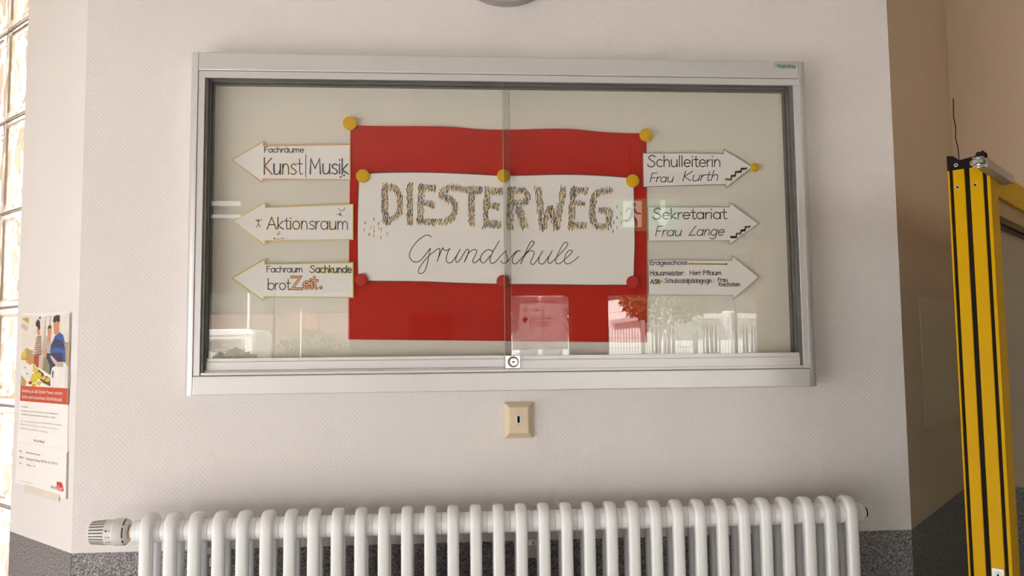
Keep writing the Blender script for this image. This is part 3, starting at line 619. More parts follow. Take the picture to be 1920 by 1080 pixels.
def p6(b, Y):
    word(b, 'Erdgeschoss', 1218.4, 1288.3, 496.6, 5.2, 7.2, Y, 1.25, base1=495.9)
    b.ribbon([(1291, 495.8), (1362, 496.4)], 2.0, Y + 0.0002, 2); b.ribbon([(1291, 494.4), (1362, 495)], 1.2, Y); b.poly([at(1361, 493, Y), at(1364.8, 495, Y), at(1361, 497, Y)])
    word(b, 'Hausmeister:', 1218.4, 1283.3, 516.4, 6.2, 8.8, Y, 1.3); word(b, 'Herr Pflaum', 1293.2, 1352.4, 515.6, 5.6, 8.2, Y, 1.3)
    word(b, 'ASB', 1219, 1237.3, 531.6, 5, 7.4, Y, 1.4, shade=[1, 3, 2], off=(1, 0.5)); word(b, '-', 1238, 1242.5, 530.5, 5, 7, Y, 1.2)
    word(b, 'Schulsozialpädagogin', 1246.4, 1334.6, 530.2, 5.6, 8.2, Y, 1.15); word(b, ':', 1338, 1341, 529, 5, 7, Y, 1.2)
    word(b, 'Frau', 1346, 1363.6, 528, 4.8, 7, Y, 1.2); word(b, 'Reichstein', 1347.5, 1387.8, 536.6, 5, 7.4, Y, 1.2)
arrow_sign('white paper arrow pointing left with orange edge, reading Fachräume Kunst Musik', [(433,299.8),(494.4,264),(494.8,272.8),(657.2,270.2),(657.2,338.1),(493.5,336.4),(492.6,343.7)], C_ORANGE, 2.0, YA - 0.0008, p1)
arrow_sign('white paper arrow pointing left with pale yellow edge, reading Aktionsraum', [(435.6,414.6),(497.8,378.3),(498.4,388.5),(662.4,382.4),(662.4,449.6),(497.4,452),(496.3,460.8)], C_YEL, 1.7, YA - 0.0012, p2)
arrow_sign('white paper arrow pointing left with lime edge, reading Fachraum Sachkunde brotZeit', [(433.6,521.3),(496.7,484.6),(497.8,494.4),(662.7,491.4),(663.1,558.6),(495.7,557.6),(494.7,565.3)], C_LIME, 1.9, YA - 0.0012, p3)
arrow_sign('white paper arrow pointing right with staircase mark, reading Schulleiterin', [(1204.8,286.8),(1290,286.2),(1355.7,287.6),(1356.3,278.7),(1412,312.8),(1360.8,353.2),(1359.6,346.3),(1206,351)], C_BLUE, 1.2, YA - 0.0012, p4)
arrow_sign('white paper arrow pointing right with staircase mark, reading Sekretariat', [(1214.2,387.6),(1367.3,387.6),(1368.3,379.9),(1422.7,419.2),(1367.7,458.9),(1367,451.8),(1215.6,452.4)], GREY, 1.0, YA - 0.0012, p5)
arrow_sign('white paper arrow pointing right, lowest on the right, reading Erdgeschoss Hausmeister', [(1215.5,486.7),(1371.7,488),(1372.5,478.9),(1423.6,519.7),(1373.9,562.2),(1373.6,554.7),(1216,553.3)], GREY, 1.0, YA - 0.0012, p6)

# ---- magnets
def magnet_mesh(r):
    b = MB(); b.lathe([(0, r), (0.005, r), (0.0062, r * 0.96), (0.0066, r * 0.9), (0.0066, 0)], (0, 0, 0), (0, -1, 0), 28); return b
def magnet(x, y, r, m, label, back, grp):
    p = at(x, y, back - 0.0066)
    obj('magnet', magnet_mesh(r), m, None, label, 'magnet', grp, smooth=35, world=Matrix.Translation((p.x, back, p.z)))
RM = 0.0157
for x, y, l, bk in ((656, 230.5, 'yellow round magnet at the upper left corner of the red card', -0.0185), (1212, 252.5, 'yellow round magnet at the upper right corner of the red card', -0.0185),
                (680, 329.3, 'yellow round magnet at the upper left corner of the white name sheet', YW - 0.001), (944.5, 328.8, 'yellow round magnet at the middle of the top edge of the white name sheet', YW - 0.001), (1187, 338.3, 'yellow round magnet at the upper right corner of the white name sheet', YW - 0.001)):
    magnet(x, y, RM if x > 660 or y > 300 else RM * 1.06, YEL, l, bk, 'yellow magnets in the display case')
magnet(1416, 313.5, 0.0098, YEL, 'small yellow magnet on the tip of the Schulleiterin arrow', YA - 0.0018, 'yellow magnets in the display case')
for x, y, l in ((677.5, 524.5, 'red round magnet at the lower left corner of the white name sheet'), (943, 527, 'red round magnet at the middle of the bottom edge of the white name sheet'), (1187, 528.5, 'red round magnet at the lower right corner of the white name sheet')):
    magnet(x, y, RM * 0.95, REDP, l, YW - 0.001, 'red magnets in the display case')

# ------------------------------------------------------------------ wall clock cut by the top of the picture
cc = at(948, -107, -0.03)
ck = thing('wall_clock', (cc.x, 0, cc.z - 0.152), 'round grey wall clock above the display case, only its lower rim in the picture', 'wall clock')
RIM = mat('clock_rim', (0.40, 0.36, 0.345), 0.5, 0.2, var=(10, 0.03)); FACE = mat('clock_face', (0.66, 0.60, 0.585), 0.5, var=(10, 0.02))
b = MB(); b.lathe([(0.0, 0.148), (0.03, 0.152), (0.036, 0.150), (0.037, 0.144), (0.033, 0.142), (0.02, 0.141)], (cc.x, -0.001, cc.z), (0, -1, 0), 72); obj('rim', b, RIM, ck, smooth=35)
b = MB(); b.lathe([(0, 0.142), (0.006, 0.142), (0.008, 0.10), (0.009, 0.0)], (cc.x, -0.0265, cc.z), (0, -1, 0), 72); fc = obj('face', b, FACE, ck, smooth=35)
for k in range(12):
    b = MB(); a = PI * k / 6; d = Vector((math.sin(a), 0, math.cos(a))); e = Vector((math.cos(a), 0, -math.sin(a)))
    p = Vector((cc.x, -0.0358, cc.z)); b.prism([p + d * 0.10 - e * 0.003, p + d * 0.10 + e * 0.003, p + d * 0.122 + e * 0.003, p + d * 0.122 - e * 0.003], (0, 0.002, 0)); obj('hour_mark', b, INK, fc)
for nm, a, ln in (('hour_hand', R(300), 0.07), ('minute_hand', R(50), 0.11)):
    d = Vector((math.sin(a), 0, math.cos(a))); e = Vector((math.cos(a), 0, -math.sin(a))); p = Vector((cc.x, -0.0385, cc.z)); b = MB()
    b.prism([p - d * 0.015 - e * 0.003, p - d * 0.015 + e * 0.003, p + d * ln + e * 0.002, p + d * ln - e * 0.002], (0, 0.0015, 0)); obj(nm, b, INK, ck)

# ------------------------------------------------------------------ socket under the case
s0 = at(945.5, 821.5, -0.002); s1 = at(999, 753.5, -0.002); i0 = at(954.5, 812.5, -0.018); i1 = at(990.5, 763, -0.018)
sk = thing('wall_socket', ((s0.x + s1.x) / 2, 0, s0.z), 'small beige socket cover on the wall between the display case and the radiator', 'socket')
b = MB(); o_ = [(s0.x, -0.0005, s0.z), (s1.x, -0.0005, s0.z), (s1.x, -0.0005, s1.z), (s0.x, -0.0005, s1.z)]; m_ = [(p[0], -0.006, p[2]) for p in o_]; i_ = [(i0.x, -0.018, i0.z), (i1.x, -0.018, i0.z), (i1.x, -0.018, i1.z), (i0.x, -0.018, i1.z)]
b.add(o_ + m_ + i_, [(0,1,5,4),(1,2,6,5),(2,3,7,6),(3,0,4,7),(4,5,9,8),(5,6,10,9),(6,7,11,10),(7,4,8,11),(8,9,10,11),(3,2,1,0)]); obj('cover', b, BEIGE, sk, bevel=0.0015)
c0_ = at(967.5, 794, -0.0185); c1_ = at(976.8, 779.5, -0.0185)
b = MB(); b.box((c0_.x, -0.017, c0_.z), (c1_.x, -0.0192, c1_.z)); b.box((c0_.x + 0.0030, -0.019, c0_.z + 0.0014), (c1_.x - 0.0030, -0.01955, c1_.z - 0.0008), 1)
for k in range(4): z = c0_.z + 0.0035 + k * 0.0033; b.box((c0_.x + 0.0024, -0.0194, z), (c0_.x + 0.0034, -0.0198, z + 0.0007), 2)
obj('slot', b, [PLAST, BLACK, STEEL], sk, label='black slot with white surround')
b = MB(); h = at(972.2, 797.2, -0.0185); b.lathe([(0, 0.0022), (0.0008, 0.0022), (0.0008, 0.0012), (0.0002, 0.001)], (h.x, -0.0178, h.z), (0, -1, 0), 16); obj('screw', b, BEIGE, sk)
h0 = at(968, 773.5, -0.0181); h1 = at(976, 778, -0.0181)

# ------------------------------------------------------------------ radiator
NS, PX, RX0 = 32, 0.04960, -0.6487
RYF, RYB, RZT, RZB = -0.1275, -0.0805, 1.2955, 0.36
HZ, HY, HR = 1.2695, -0.104, 0.0236
rad = thing('radiator', (RX0 + PX * (NS - 1) / 2, HY, RZB - 0.013), 'long white enamelled column radiator on the wall below the display case', 'radiator')
def section(x):
    b = MB(); cr = 0.0205; path = []
    for (cy, cz, a0) in ((RYB - cr, RZT - cr, 0), (RYF + cr, RZT - cr, 90), (RYF + cr, RZB + cr, 180), (RYB - cr, RZB + cr, 270)):
        path += [(x, cy + cr * math.cos(R(a0 + 15 * k)), cz + cr * math.sin(R(a0 + 15 * k))) for k in range(7)]
    prof = []
    for k in range(16):
        a = 2 * PI * k / 16; ca, sa = math.cos(a), math.sin(a); e = 0.5
        prof.append((0.0128 * math.copysign(abs(ca) ** e, ca), 0.0128 * math.copysign(abs(sa) ** e, sa)))
    b.sweep(path, prof, up=(1, 0, 0), closed=True)
    for z in (HZ, RZB + 0.021):
        b.lathe([(-PX/2, HR - 0.0022), (-PX/2 + 0.0006, HR - 0.0005), (-PX/2 + 0.0022, HR), (PX/2 - 0.0022, HR), (PX/2 - 0.0006, HR - 0.0005), (PX/2, HR - 0.0022)], (x, HY, z), (1, 0, 0), 32)
    return b
s_first = obj('section', section(RX0), RADW, rad, smooth=45)
for k in range(1, NS):
    c = s_first.copy(); COL.objects.link(c); c.parent = rad; c.matrix_local = MW[rad.name].inverted() @ Matrix.Translation((PX * k, 0, 0)) @ MW[s_first.name]
xe = RX0 + PX * (NS - 1) + PX / 2
b = MB(); b.lathe([(0, HR - 0.001), (0.006, HR - 0.001), (0.0065, HR - 0.003), (0.011, HR - 0.004), (0.0125, HR - 0.009), (0.017, HR - 0.010), (0.0171, 0.0)], (xe, HY, HZ), (1, 0, 0), 32)
b.lathe([(0.017, 0.0115), (0.021, 0.0115), (0.0212, 0.0)], (xe, HY, HZ), (1, 0, 0), 20, 1); b.lathe([(0.021, 0.0095), (0.0245, 0.009), (0.0246, 0)], (xe, HY, HZ), (1, 0, 0), 6, 2)
obj('end_plug', b, [RADW, BLACK, RADW], rad, smooth=35)
# thermostat valve on the left end
x0 = RX0 - PX / 2
b = MB(); b.lathe([(0, HR - 0.001), (0.008, HR - 0.0015), (0.0125, HR - 0.006), (0.0128, 0.009), (0.022, 0.009), (0.0222, 0)], (x0, HY, HZ), (-1, 0, 0), 32)
BRASS = mat('valve_brass', (0.55, 0.36, 0.20), 0.35, 0.8, var=(30, 0.1))
b.lathe([(0.0125, 0.0155), (0.0195, 0.0155), (0.0196, 0)], (x0, HY, HZ), (-1, 0, 0), 6, 1)
valve = obj('valve', b, [RADW, BRASS], rad, smooth=35)
b = MB()
b.lathe([(0.018, 0.016), (0.0225, 0.0255), (0.029, 0.0285), (0.046, 0.0285), (0.0475, 0.0265), (0.062, 0.0262), (0.094, 0.0238), (0.098, 0.0215), (0.099, 0)], (x0, HY, HZ), (-1, 0, 0), 48)
for k in range(24):
    a = 2 * PI * (k + 0.5) / 24; d = Vector((0, math.cos(a), math.sin(a))); e = Vector((0, -math.sin(a), math.cos(a))); vs = []
    for sx_, r_ in ((0.064, 0.0262), (0.0945, 0.02395)):
        for w_ in (-0.0012, 0.0012): vs.append(Vector((x0 - sx_, HY, HZ)) + d * (r_ + 0.0002) + e * w_)
    b.add(vs, [(0, 1, 3, 2)], 1)
for a0, a1 in ((150, 197), (208, 228), (95, 140), (240, 285)):
    vs = []; n = 6
    for k in range(n + 1):
        a = R(a0 + (a1 - a0) * k / n); d = Vector((0, math.cos(a), math.sin(a)))
        vs += [Vector((x0 - 0.0262, HY, HZ)) + d * 0.02755, Vector((x0 - 0.0232, HY, HZ)) + d * 0.0262]
    b.add(vs, [(2*k, 2*k+1, 2*k+3, 2*k+2) for k in range(n)], 1)
SLOT = mat('slot_grey', (0.10, 0.095, 0.09), 0.7, var=(30, 0.1))
obj('thermostat_head', b, [PLAST, SLOT], valve, smooth=35)
b = MB()
for s_, dz in (('1', 0.0075), ('2', -0.0055), ('3', -0.016)):
    yy = HY - math.sqrt(0.0264 ** 2 - dz * dz) - 0.0004
    b.text(s_, (x0 - 0.0595, yy, HZ + dz - 0.002), (x0 - 0.0560, yy, HZ + dz - 0.002), 0.0042); b.box((x0 - 0.0535, yy, HZ + dz - 0.0007), (x0 - 0.0498, yy + 0.0003, HZ + dz + 0.0007))
obj('scale_marking', b, INK, valve)
for px_, py_ in ((388.5, 1033), (999.5, 1017), (1499, 1003)):
    p = at(px_, py_, -0.075); b = MB()
    b.box((p.x - 0.017, -0.078, p.z - 0.006), (p.x + 0.017, -0.070, p.z + 0.006)); b.box((p.x - 0.017, -0.07, p.z - 0.03), (p.x - 0.014, -0.002, p.z + 0.006)); b.box((p.x - 0.017, -0.078, p.z - 0.030), (p.x - 0.013, -0.074, p.z)); b.box((p.x - 0.014, -0.012, p.z - 0.05), (p.x + 0.014, -0.001, p.z + 0.012))
    br = obj('bracket', b, PLAST, rad, bevel=0.0008)
    b = MB(); b.lathe([(0, 0.0048), (0.002, 0.0044), (0.003, 0.003), (0.0031, 0)], (p.x - 0.001, -0.078, p.z), (0, -1, 0), 16); b.box((p.x - 0.004, -0.0812, p.z - 0.0005), (p.x + 0.002, -0.0813, p.z + 0.0005), 1); b.box((p.x - 0.0015, -0.0812, p.z - 0.003), (p.x - 0.0005, -0.0813, p.z + 0.003), 1)
    obj('screw', b, [CHROME, BLACK], br, smooth=35)

# ------------------------------------------------------------------ leaflet on the splayed wall
def LP(px, py, lift=0.002): return onpl(px, py, P_L - N_L * lift, N_L)
pst = thing('poster', LP(78, 936), 'school breakfast poster with a photo of three children, taped beside the glass blocks', 'poster')
_q0 = LP(38, 800); 
def lift_poly(b, pts, lift, m=None): b.poly([LP(x, y, lift) for x, y in pts], m)
b = MB(); b.prism([LP(x, y, 0.0015) for x, y in [(40.3,587),(90,587),(132.5,583.5),(131.5,640),(128,760),(126.5,843),(32,829),(37,750),(39,650)]], N_L * 0.001); obj('sheet', b, PAPER, pst)
b = MB(); b.prism([LP(x, y, 0.0022) for x, y in [(32,828),(127.2,842),(125.3,936),(28.5,905)]], N_L * 0.001); obj('sheet', b, PAPER, pst)
# printed photo
PH = [mat('print_' + n_, c_, 0.45, var=(30, 0.06)) for n_, c_ in (('pale', (0.78, 0.72, 0.67)), ('hair', (0.055, 0.04, 0.045)), ('skin', (0.62, 0.30, 0.16)), ('blue', (0.035, 0.12, 0.42)), ('navy', (0.05, 0.05, 0.12)), ('grey', (0.50, 0.44, 0.38)), ('red', (0.42, 0.07, 0.04)), ('wood', (0.50, 0.32, 0.15)), ('lemon', (0.66, 0.54, 0.06)), ('olive', (0.26, 0.24, 0.13)), ('white', (0.82, 0.80, 0.78)), ('orange', (0.75, 0.36, 0.05)), ('stripe', (0.16, 0.10, 0.08)), ('rose', (0.62, 0.48, 0.42)), ('brown', (0.2, 0.08, 0.04)))]
pa = lambda L_: [(x / 5.4, 560 + y / 5.4) for x, y in L_]
pc = lambda L_: [(20 + x / 9, 640 + y / 9) for x, y in L_]
pd = lambda L_: [(x / 10.8, 560 + y / 10.8) for x, y in L_]
b = MB(); lv = [0.0017]
def pp(pts, m): lv[0] += 0.000006; lift_poly(b, pts, lv[0], m)
pp(pa([(218,165),(462,180),(712,135),(712,440),(697,910),(208,880)]), 0)
pp(pa([(462,180),(520,172),(512,300),(440,560),(420,560)]), 5); pp(pa([(470,185),(505,180),(490,330),(455,480)]), 0)
for q in ([(445,395),(580,380),(580,500),(450,430)], [(435,500),(565,570),(550,660),(435,590)]): pp(pd(q), 8 if q[0][1] < 450 else 13); 
pp(pd([(450,400),(575,385),(570,490),(520,450)]), 7)
pp(pa([(655,440),(712,440),(706,640),(700,720),(660,640)]), 7)
pp(pc([(180,210),(260,110),(400,170),(410,400),(260,330),(180,300)]), 7); pp(pc([(180,210),(262,112),(262,300),(190,320)]), 8)
pp(pc([(160,330),(260,320),(420,400),(660,560),(680,780),(160,750)]), 10); pp(pc([(180,560),(270,680),(250,750),(165,750)]), 7)
pp(pc([(380,430),(480,480),(680,640),(670,760),(540,700),(420,560)]), 14)
# back child, grey shirt
pp(pa([(440,400),(470,375),(515,385),(520,520),(500,660),(490,760),(425,720),(425,600),(440,500)]), 5); pp(pa([(445,590),(505,600),(505,770),(430,720)]), 9)
pp(pa([(490,365),(520,365),(508,440),(470,430),(485,410)]), 2); pp(pa([(483,300),(500,265),(520,290),(522,350),(505,385),(485,365)]), 2); pp(pa([(483,310),(487,280),(505,262),(521,280),(522,305),(500,300)]), 1)
# left child, striped shirt
pp(pa([(365,400),(400,365),(422,400),(420,560),(355,570),(335,555)]), 13)
for k in range(9): y = 385 + k * 22; pp(pa([(372 - k * 2.5, y), (420, y - 8), (420, y + 3), (370 - k * 2.5, y + 10)]), 12)
pp(pa([(345,575),(420,560),(410,690),(380,700),(345,660)]), 6); pp(pa([(398,570),(420,570),(440,590),(425,720),(388,690)]), 13)
pp(pa([(378,285),(402,300),(408,360),(385,375),(372,330)]), 2); pp(pa([(362,240),(385,205),(405,230),(408,300),(398,320),(378,285),(362,275)]), 1); pp(pa([(395,185),(412,182),(412,205),(400,210)]), 1)
pp(pa([(335,520),(360,500),(365,540),(320,570)]), 13)
# tall child in blue
pp(pa([(555,380),(605,340),(640,370),(655,430),(652,540),(663,640),(640,650),(620,600),(520,640),(505,560),(515,470)]), 3)
pp(pa([(525,450),(560,410),(620,415),(650,470),(640,515),(560,490),(520,520)]), 4); pp(pa([(515,560),(560,530),(630,550),(640,640),(620,720),(510,690),(470,600),(465,545)]), 4); pp(pa([(540,490),(620,500),(622,545),(530,545)]), 3)
pp(pa([(508,640),(560,650),(545,770),(500,770)]), 4); pp(pa([(640,480),(658,480),(663,600),(640,610)]), 3)
pp(pa([(540,235),(598,230),(600,300),(600,340),(560,370),(545,345)]), 2); pp(pa([(535,235),(545,180),(575,165),(605,168),(605,235),(585,240),(578,225),(560,240)]), 1)
pp(pc([(570,130),(600,110),(620,190),(600,240),(565,250)]), 2)
# table of food, bag, loaf
pp(pa([(540,690),(570,680),(640,640),(665,680),(660,760),(655,900),(545,890),(560,790)]), 10); pp(pa([(510,780),(525,700),(560,680),(570,710),(545,740),(525,890),(510,885)]), 10); pp(pa([(527,740),(540,720),(537,800),(525,800)]), 4)
pp(pc([(665,240),(700,250),(800,360),(820,420),(770,420),(690,310)]), 13); pp(pc([(800,350),(880,340),(890,430),(780,430)]), 5)
for x, y, r_, m in ((215,290,32,11),(285,345,32,11),(330,375,30,11),(400,410,32,8),(420,490,52,8),(470,560,50,8),(400,590,60,8),(390,650,62,8),(480,610,40,8),(560,620,42,8),(620,650,42,8),(590,560,36,10),(480,710,48,8),(540,740,45,10),(330,700,35,6),(390,745,40,11),(590,640,20,9),(300,560,60,10),(240,440,20,5),(280,545,16,6)):
    pp(pc([(x + r_ * math.cos(PI * k / 5), y + r_ * 0.8 * math.sin(PI * k / 5)) for k in range(10)]), m)
pp(pc([(930,640),(1000,540),(990,780),(920,780)]), 0)
obj('printed_photo', b, PH, pst, label='printed photo of three children at a breakfast table')
b = MB(); BAND = mat('red_band', (0.60, 0.085, 0.04), 0.5, var=(20, 0.03)); lift_poly(b, pa([(208,882),(697,910),(692,1074),(203,1034)]), 0.0025); obj('title_band', b, BAND, pst)
def ltext(b, s_, x0, y0, x1, y1, hpx, m=0, lift=None):
    lift = lift or (0.0018 if 760 < y0 < 835 else 0.0027 if y0 < 760 else 0.0025)
    p0 = LP(x0, y0, lift); p1 = LP(x1, y1, lift); h = (LP(x0, y0 - hpx, lift) - p0).length; b.text(s_, p0, p1, h, m=m)
BROWN = mat('brown_print', (0.22, 0.10, 0.09), 0.7, var=(60, 0.1)); LOGO = mat('logo_red', (0.62, 0.04, 0.05), 0.5, var=(30, 0.05))
b = MB(); ltext(b, 'Einladung an alle Schüler*innen unserer', 41.3, 735.2, 117, 740.5, 6.2, 0); ltext(b, 'Schule zum kostenlosen Schulfrühstück', 41.1, 746.2, 116, 752.6, 6.4, 0)
ltext(b, 'Sei dabei!', 40.2, 763.6, 53, 764.6, 3, 1); ltext(b, 'Dann komm vor der Unterrichtsbeginn zu unserem gemeinsamen', 39.8, 771, 108.5, 777.2, 2.6, 1); ltext(b, 'Frühstück, das wir im Zusammenarbeit mit brotZeit e.V. anbieten.', 39.5, 777.6, 104.5, 784.5, 2.6, 1)
ltext(b, 'Hier wird ein ausgewogenes, kostenloses Frühstück mit Wurst, Käse, Joghurt,', 38.6, 789.8, 117.5, 798.6, 2.4, 2); ltext(b, 'Obst sowie Tee, Brotwaren, Joghurt und vielem mehr. Dann kommt du', 37.4, 796, 111, 806, 2.4, 2); ltext(b, 'erwartet für ein leckeres Frühstück vor dem Schultag.', 36.8, 803.4, 89, 811.4, 2.4, 2)
ltext(b, 'Wo & Wann?', 63, 828, 83.6, 831, 4.6, 3)
lf = 0.0046
for l_, y0 in (('Wo?', 847.2), ('Wann?', 858.5), ('Wer?', 870)): ltext(b, l_, 35.6, y0, 43.5 if l_ == 'Wann?' else 40.5, y0 + 1, 3.6, 3)
ltext(b, 'Sachunterrichtsraum', 48.5, 849.5, 75, 854.4, 3.4, 3); ltext(b, 'Montag bis Freitag, 7:00 Uhr bis 7:50 Uhr', 49, 861.8, 108, 871.6, 3.8, 3); ltext(b, 'Klasse 1 - 6', 50, 873.3, 65.5, 876, 3.8, 3)
ltext(b, 'www.brotzeitfuerkinder.com', 37, 902, 63, 908.4, 2.2, 2)
ltext(b, 'brot', 95.5, 915.5, 106, 917.5, 6.5, 4)
lift_poly(b, [(106, 903.5), (114, 904), (117, 908), (119, 919), (117.5, 922), (106.5, 918.5)], 0.0027, 5); ltext(b, 'Zeit', 107, 917.2, 117, 919.6, 6.6, 0, 0.0029); ltext(b, '.', 118, 920.5, 119, 920.6, 6, 5, 0.0029)
obj('lettering', b, [PH[10], GREY, mat('pale_print', (0.52, 0.46, 0.43), 0.8, var=(50, 0.1)), BROWN, INK, LOGO], pst)
TAPE = mat('masking_tape', (0.74, 0.66, 0.58), 0.6, var=(40, 0.04)); b = MB(); lift_poly(b, [(45.5,908),(112,928),(110,941),(45,923)], 0.0026); obj('tape', b, TAPE, pst, label='beige tape strip')
CURL = mat('paper_back', (0.50, 0.45, 0.42), 0.8, var=(20, 0.05)); b = MB(); b.prism([LP(x, y, 0.003) for x, y in [(131.6,587),(132.6,587),(129.3,700),(127.6,760),(127.3,760)]], -N_L * 0.002); obj('curled_edge', b, CURL, pst); b = MB(); b.prism([LP(x, y, 0.002) for x, y in [(126.7,848),(127.3,848),(125.4,936),(124.5,936)]], -N_L * 0.002); obj('curled_edge', b, CURL, pst)

# ------------------------------------------------------------------ hatch and crack in the recess
def RP(px, py, lift=0.0): return onpl(px, py, P_R + N_R * lift, N_R)
h0 = RP(1722.8, 556); h1 = RP(1735, 802); wl = 0.46
b = MB(); b.prism([h1, h1 + D_R * wl, Vector((0, 0, 0)) + h0 + D_R * wl, h0], N_R * 0.0018)
obj('wall_hatch', b, mat('hatch_paint', (0.70, 0.57, 0.41), 0.7, spec=0.3, bump=(250, 0.2, 0.0006)), None, 'flat rectangular wall hatch painted like the shaded wall behind the yellow door edge', 'hatch cover')  # brown follows the recess wallpaper, bounced light included
CRK = mat('crack_dark', (0.05, 0.035, 0.03), 0.9, var=(40, 0.2)); b = MB(); n_r = (F_R.to_3x3() @ Vector((0, -1, 0)))
cpts = [(0.010, 2.46), (0.008, 2.40), (0.0125, 2.36), (0.010, 2.33), (0.016, 2.29), (0.017, 2.24), (0.022, 2.20)]
for i in range(len(cpts) - 1):
    (xa, za), (xb, zb_) = cpts[i], cpts[i+1]; wd2 = 0.0016
    b.poly([F_R @ Vector((xa - wd2, -0.0008, za)), F_R @ Vector((xb - wd2, -0.0008, zb_)), F_R @ Vector((xb + wd2, -0.0008, zb_)), F_R @ Vector((xa + wd2, -0.0008, za))])
obj('trim_5', b, CRK, kind='structure')

# ------------------------------------------------------------------ yellow door leaf standing open, its edge towards us
AD = R(43.0); TD = 0.068
DD = Vector((math.cos(AD), math.sin(AD), 0)); DE = Vector((math.sin(AD), -math.cos(AD), 0))     # along the leaf / across its edge (left to right)
dr_ = FW + (1794 - 960) / FPX * RT - (660 - 540) / FPX * UP
EP = CAM + dr_ * (1.435 / dr_.dot(FW)); EP.z = 0
DH = onpl(1776, 319, EP, DD).z
F_D = Matrix(((DE.x, DD.x, 0, EP.x), (DE.y, DD.y, 0, EP.y), (0, 0, 1, 0), (0, 0, 0, 1)))           # local: x across the edge, y along the leaf
DL = (EP - C2).dot(F_R.to_3x3() @ Vector((0, -1, 0))) - 0.02
door = thing('door_leaf', None, 'bright yellow glazed door leaf standing open at the right, its edge towards the camera', 'door', world=F_D)
ST = 0.056; TR_ = 0.05
b = MB(); z0 = 0.008
# stile: body with the grooved edge
segs = [(0, .047), (.125, .404), (.52, .83), (.913, 1)]
b.box((0, 0.007, z0), (TD, ST, DH))
for a, c in segs: b.box((a * TD, 0, z0), (c * TD, 0.0075, DH))
obj('lock_stile', b, DOORY, door, world=F_D, bevel=0.0012)
b = MB(); b.box((0.002, DL - ST, z0), (TD - 0.002, DL, DH)); obj('hinge_stile', b, DOORY, door, world=F_D, bevel=0.002)
b = MB(); b.box((0.001, ST, DH - TR_), (TD - 0.001, DL - ST, DH)); obj('top_rail', b, DOORY, door, world=F_D, bevel=0.002)
b = MB(); b.box((0.001, ST, z0), (TD - 0.001, DL - ST, z0 + 0.2)); obj('bottom_rail', b, DOORY, door, world=F_D, bevel=0.002)
DARKY = mat('glazing_bead', (0.30, 0.20, 0.08), 0.4, var=(20, 0.05))
for x0_, x1_ in ((0.008, 0.028), (TD - 0.028, TD - 0.008)):
  for k_ in (0, 1):
    b = MB()
    if k_: b.box((x0_, ST, DH - TR_ - 0.03), (x1_, DL - ST, DH - TR_))
    else: b.box((x0_, ST, z0 + 0.2), (x1_, DL - ST, z0 + 0.225))
    obj('glazing_bead', b, DARKY, door, world=F_D)
b = MB(); b.box((0.031, ST, DH - TR_ - 0.045), (TD - 0.031, DL - ST, DH - TR_ - 0.02)); b.box((0.0325, ST, z0 + 0.2), (TD - 0.0325, ST + 0.006, DH - TR_)); obj('gasket', b, BLACK, door, world=F_D)
DGLASS = pane_glass('door_glass', (0.62, 0.66, 0.66))
b = MB(); b.box((TD/2 - 0.004, ST, z0 + 0.2), (TD/2 + 0.004, DL - ST, DH - TR_)); obj('glass_pane', b, DGLASS, door, world=F_D)
for a, c in ((.047, .125), (.404, .52), (.83, .913)):
    b = MB(); b.box((a * TD, 0.0035, z0), (c * TD, 0.0072, DH)); obj('edge_seal', b, BLACK, door, world=F_D)
b = MB(); CH = 0.032
pts = [(0.0, DH - 0.002), (TD * 0.93, DH - 0.002), (TD * 0.93, DH + 0.021), (TD * 0.85, DH + 0.027), (TD * 0.82, DH + 0.024), (TD * 0.72, DH + 0.025), (TD * 0.68, DH + 0.018), (TD * 0.30, DH + 0.015), (TD * 0.16, DH + 0.024), (0.0, DH + 0.026)]
b.prism([(x, -0.0015, z) for x, z in pts], (0, 0.0125, 0)); cap = obj('end_cap', b, BLACK, door, world=F_D, bevel=0.001, label='black end cap')
for fx, z in ((0.22, DH + 0.0065), (0.66, DH + 0.008)):
    b = MB(); b.lathe([(0, 0.0036), (0.0012, 0.0034), (0.0014, 0)], (fx * TD, -0.0015, z), (0, -1, 0), 16); b.lathe([(0, 0.0016), (0.0004, 0.0016), (0.0004, 0)], (fx * TD, -0.0028, z), (0, -1, 0), 6, 1); obj('cap_screw', b, [STEEL, BLACK], cap, world=F_D, smooth=35)
for fx, z in ((0.225, DH - 0.034), (0.645, DH - 0.034)):
    b = MB(); b.lathe([(0, 0.0034), (0.0010, 0.0032), (0.0010, 0.0020), (-0.001, 0.0019), (-0.001, 0)], (fx * TD, 0.0, z), (0, -1, 0), 16); b.lathe([(0, 0.0021), (0.0011, 0.0021), (0.0011, 0)], (fx * TD, 0.0, z), (0, -1, 0), 12, 1); obj('edge_screw', b, [STEEL, BLACK], door, world=F_D, smooth=35)
zl = onpl(1860, 1064, EP, DD).z
b = MB(); b.box((0.52 * TD + 0.001, -0.0012, zl - 0.24), (0.83 * TD - 0.001, 0.002, zl)); lk = obj('lock_plate', b, STEEL, door, world=F_D, bevel=0.0006, label='grey steel lock plate')
b = MB(); b.lathe([(0, 0.0055), (0.0006, 0.005), (0.0006, 0)], (0.675 * TD, -0.0012, zl - 0.011), (0, -1, 0), 20); b.lathe([(0, 0.0022), (0.0008, 0.002), (0.0008, 0)], (0.675 * TD, -0.0014, zl - 0.011), (0, -1, 0), 6, 1); obj('screw', b, [STEEL, BLACK], lk, world=F_D)
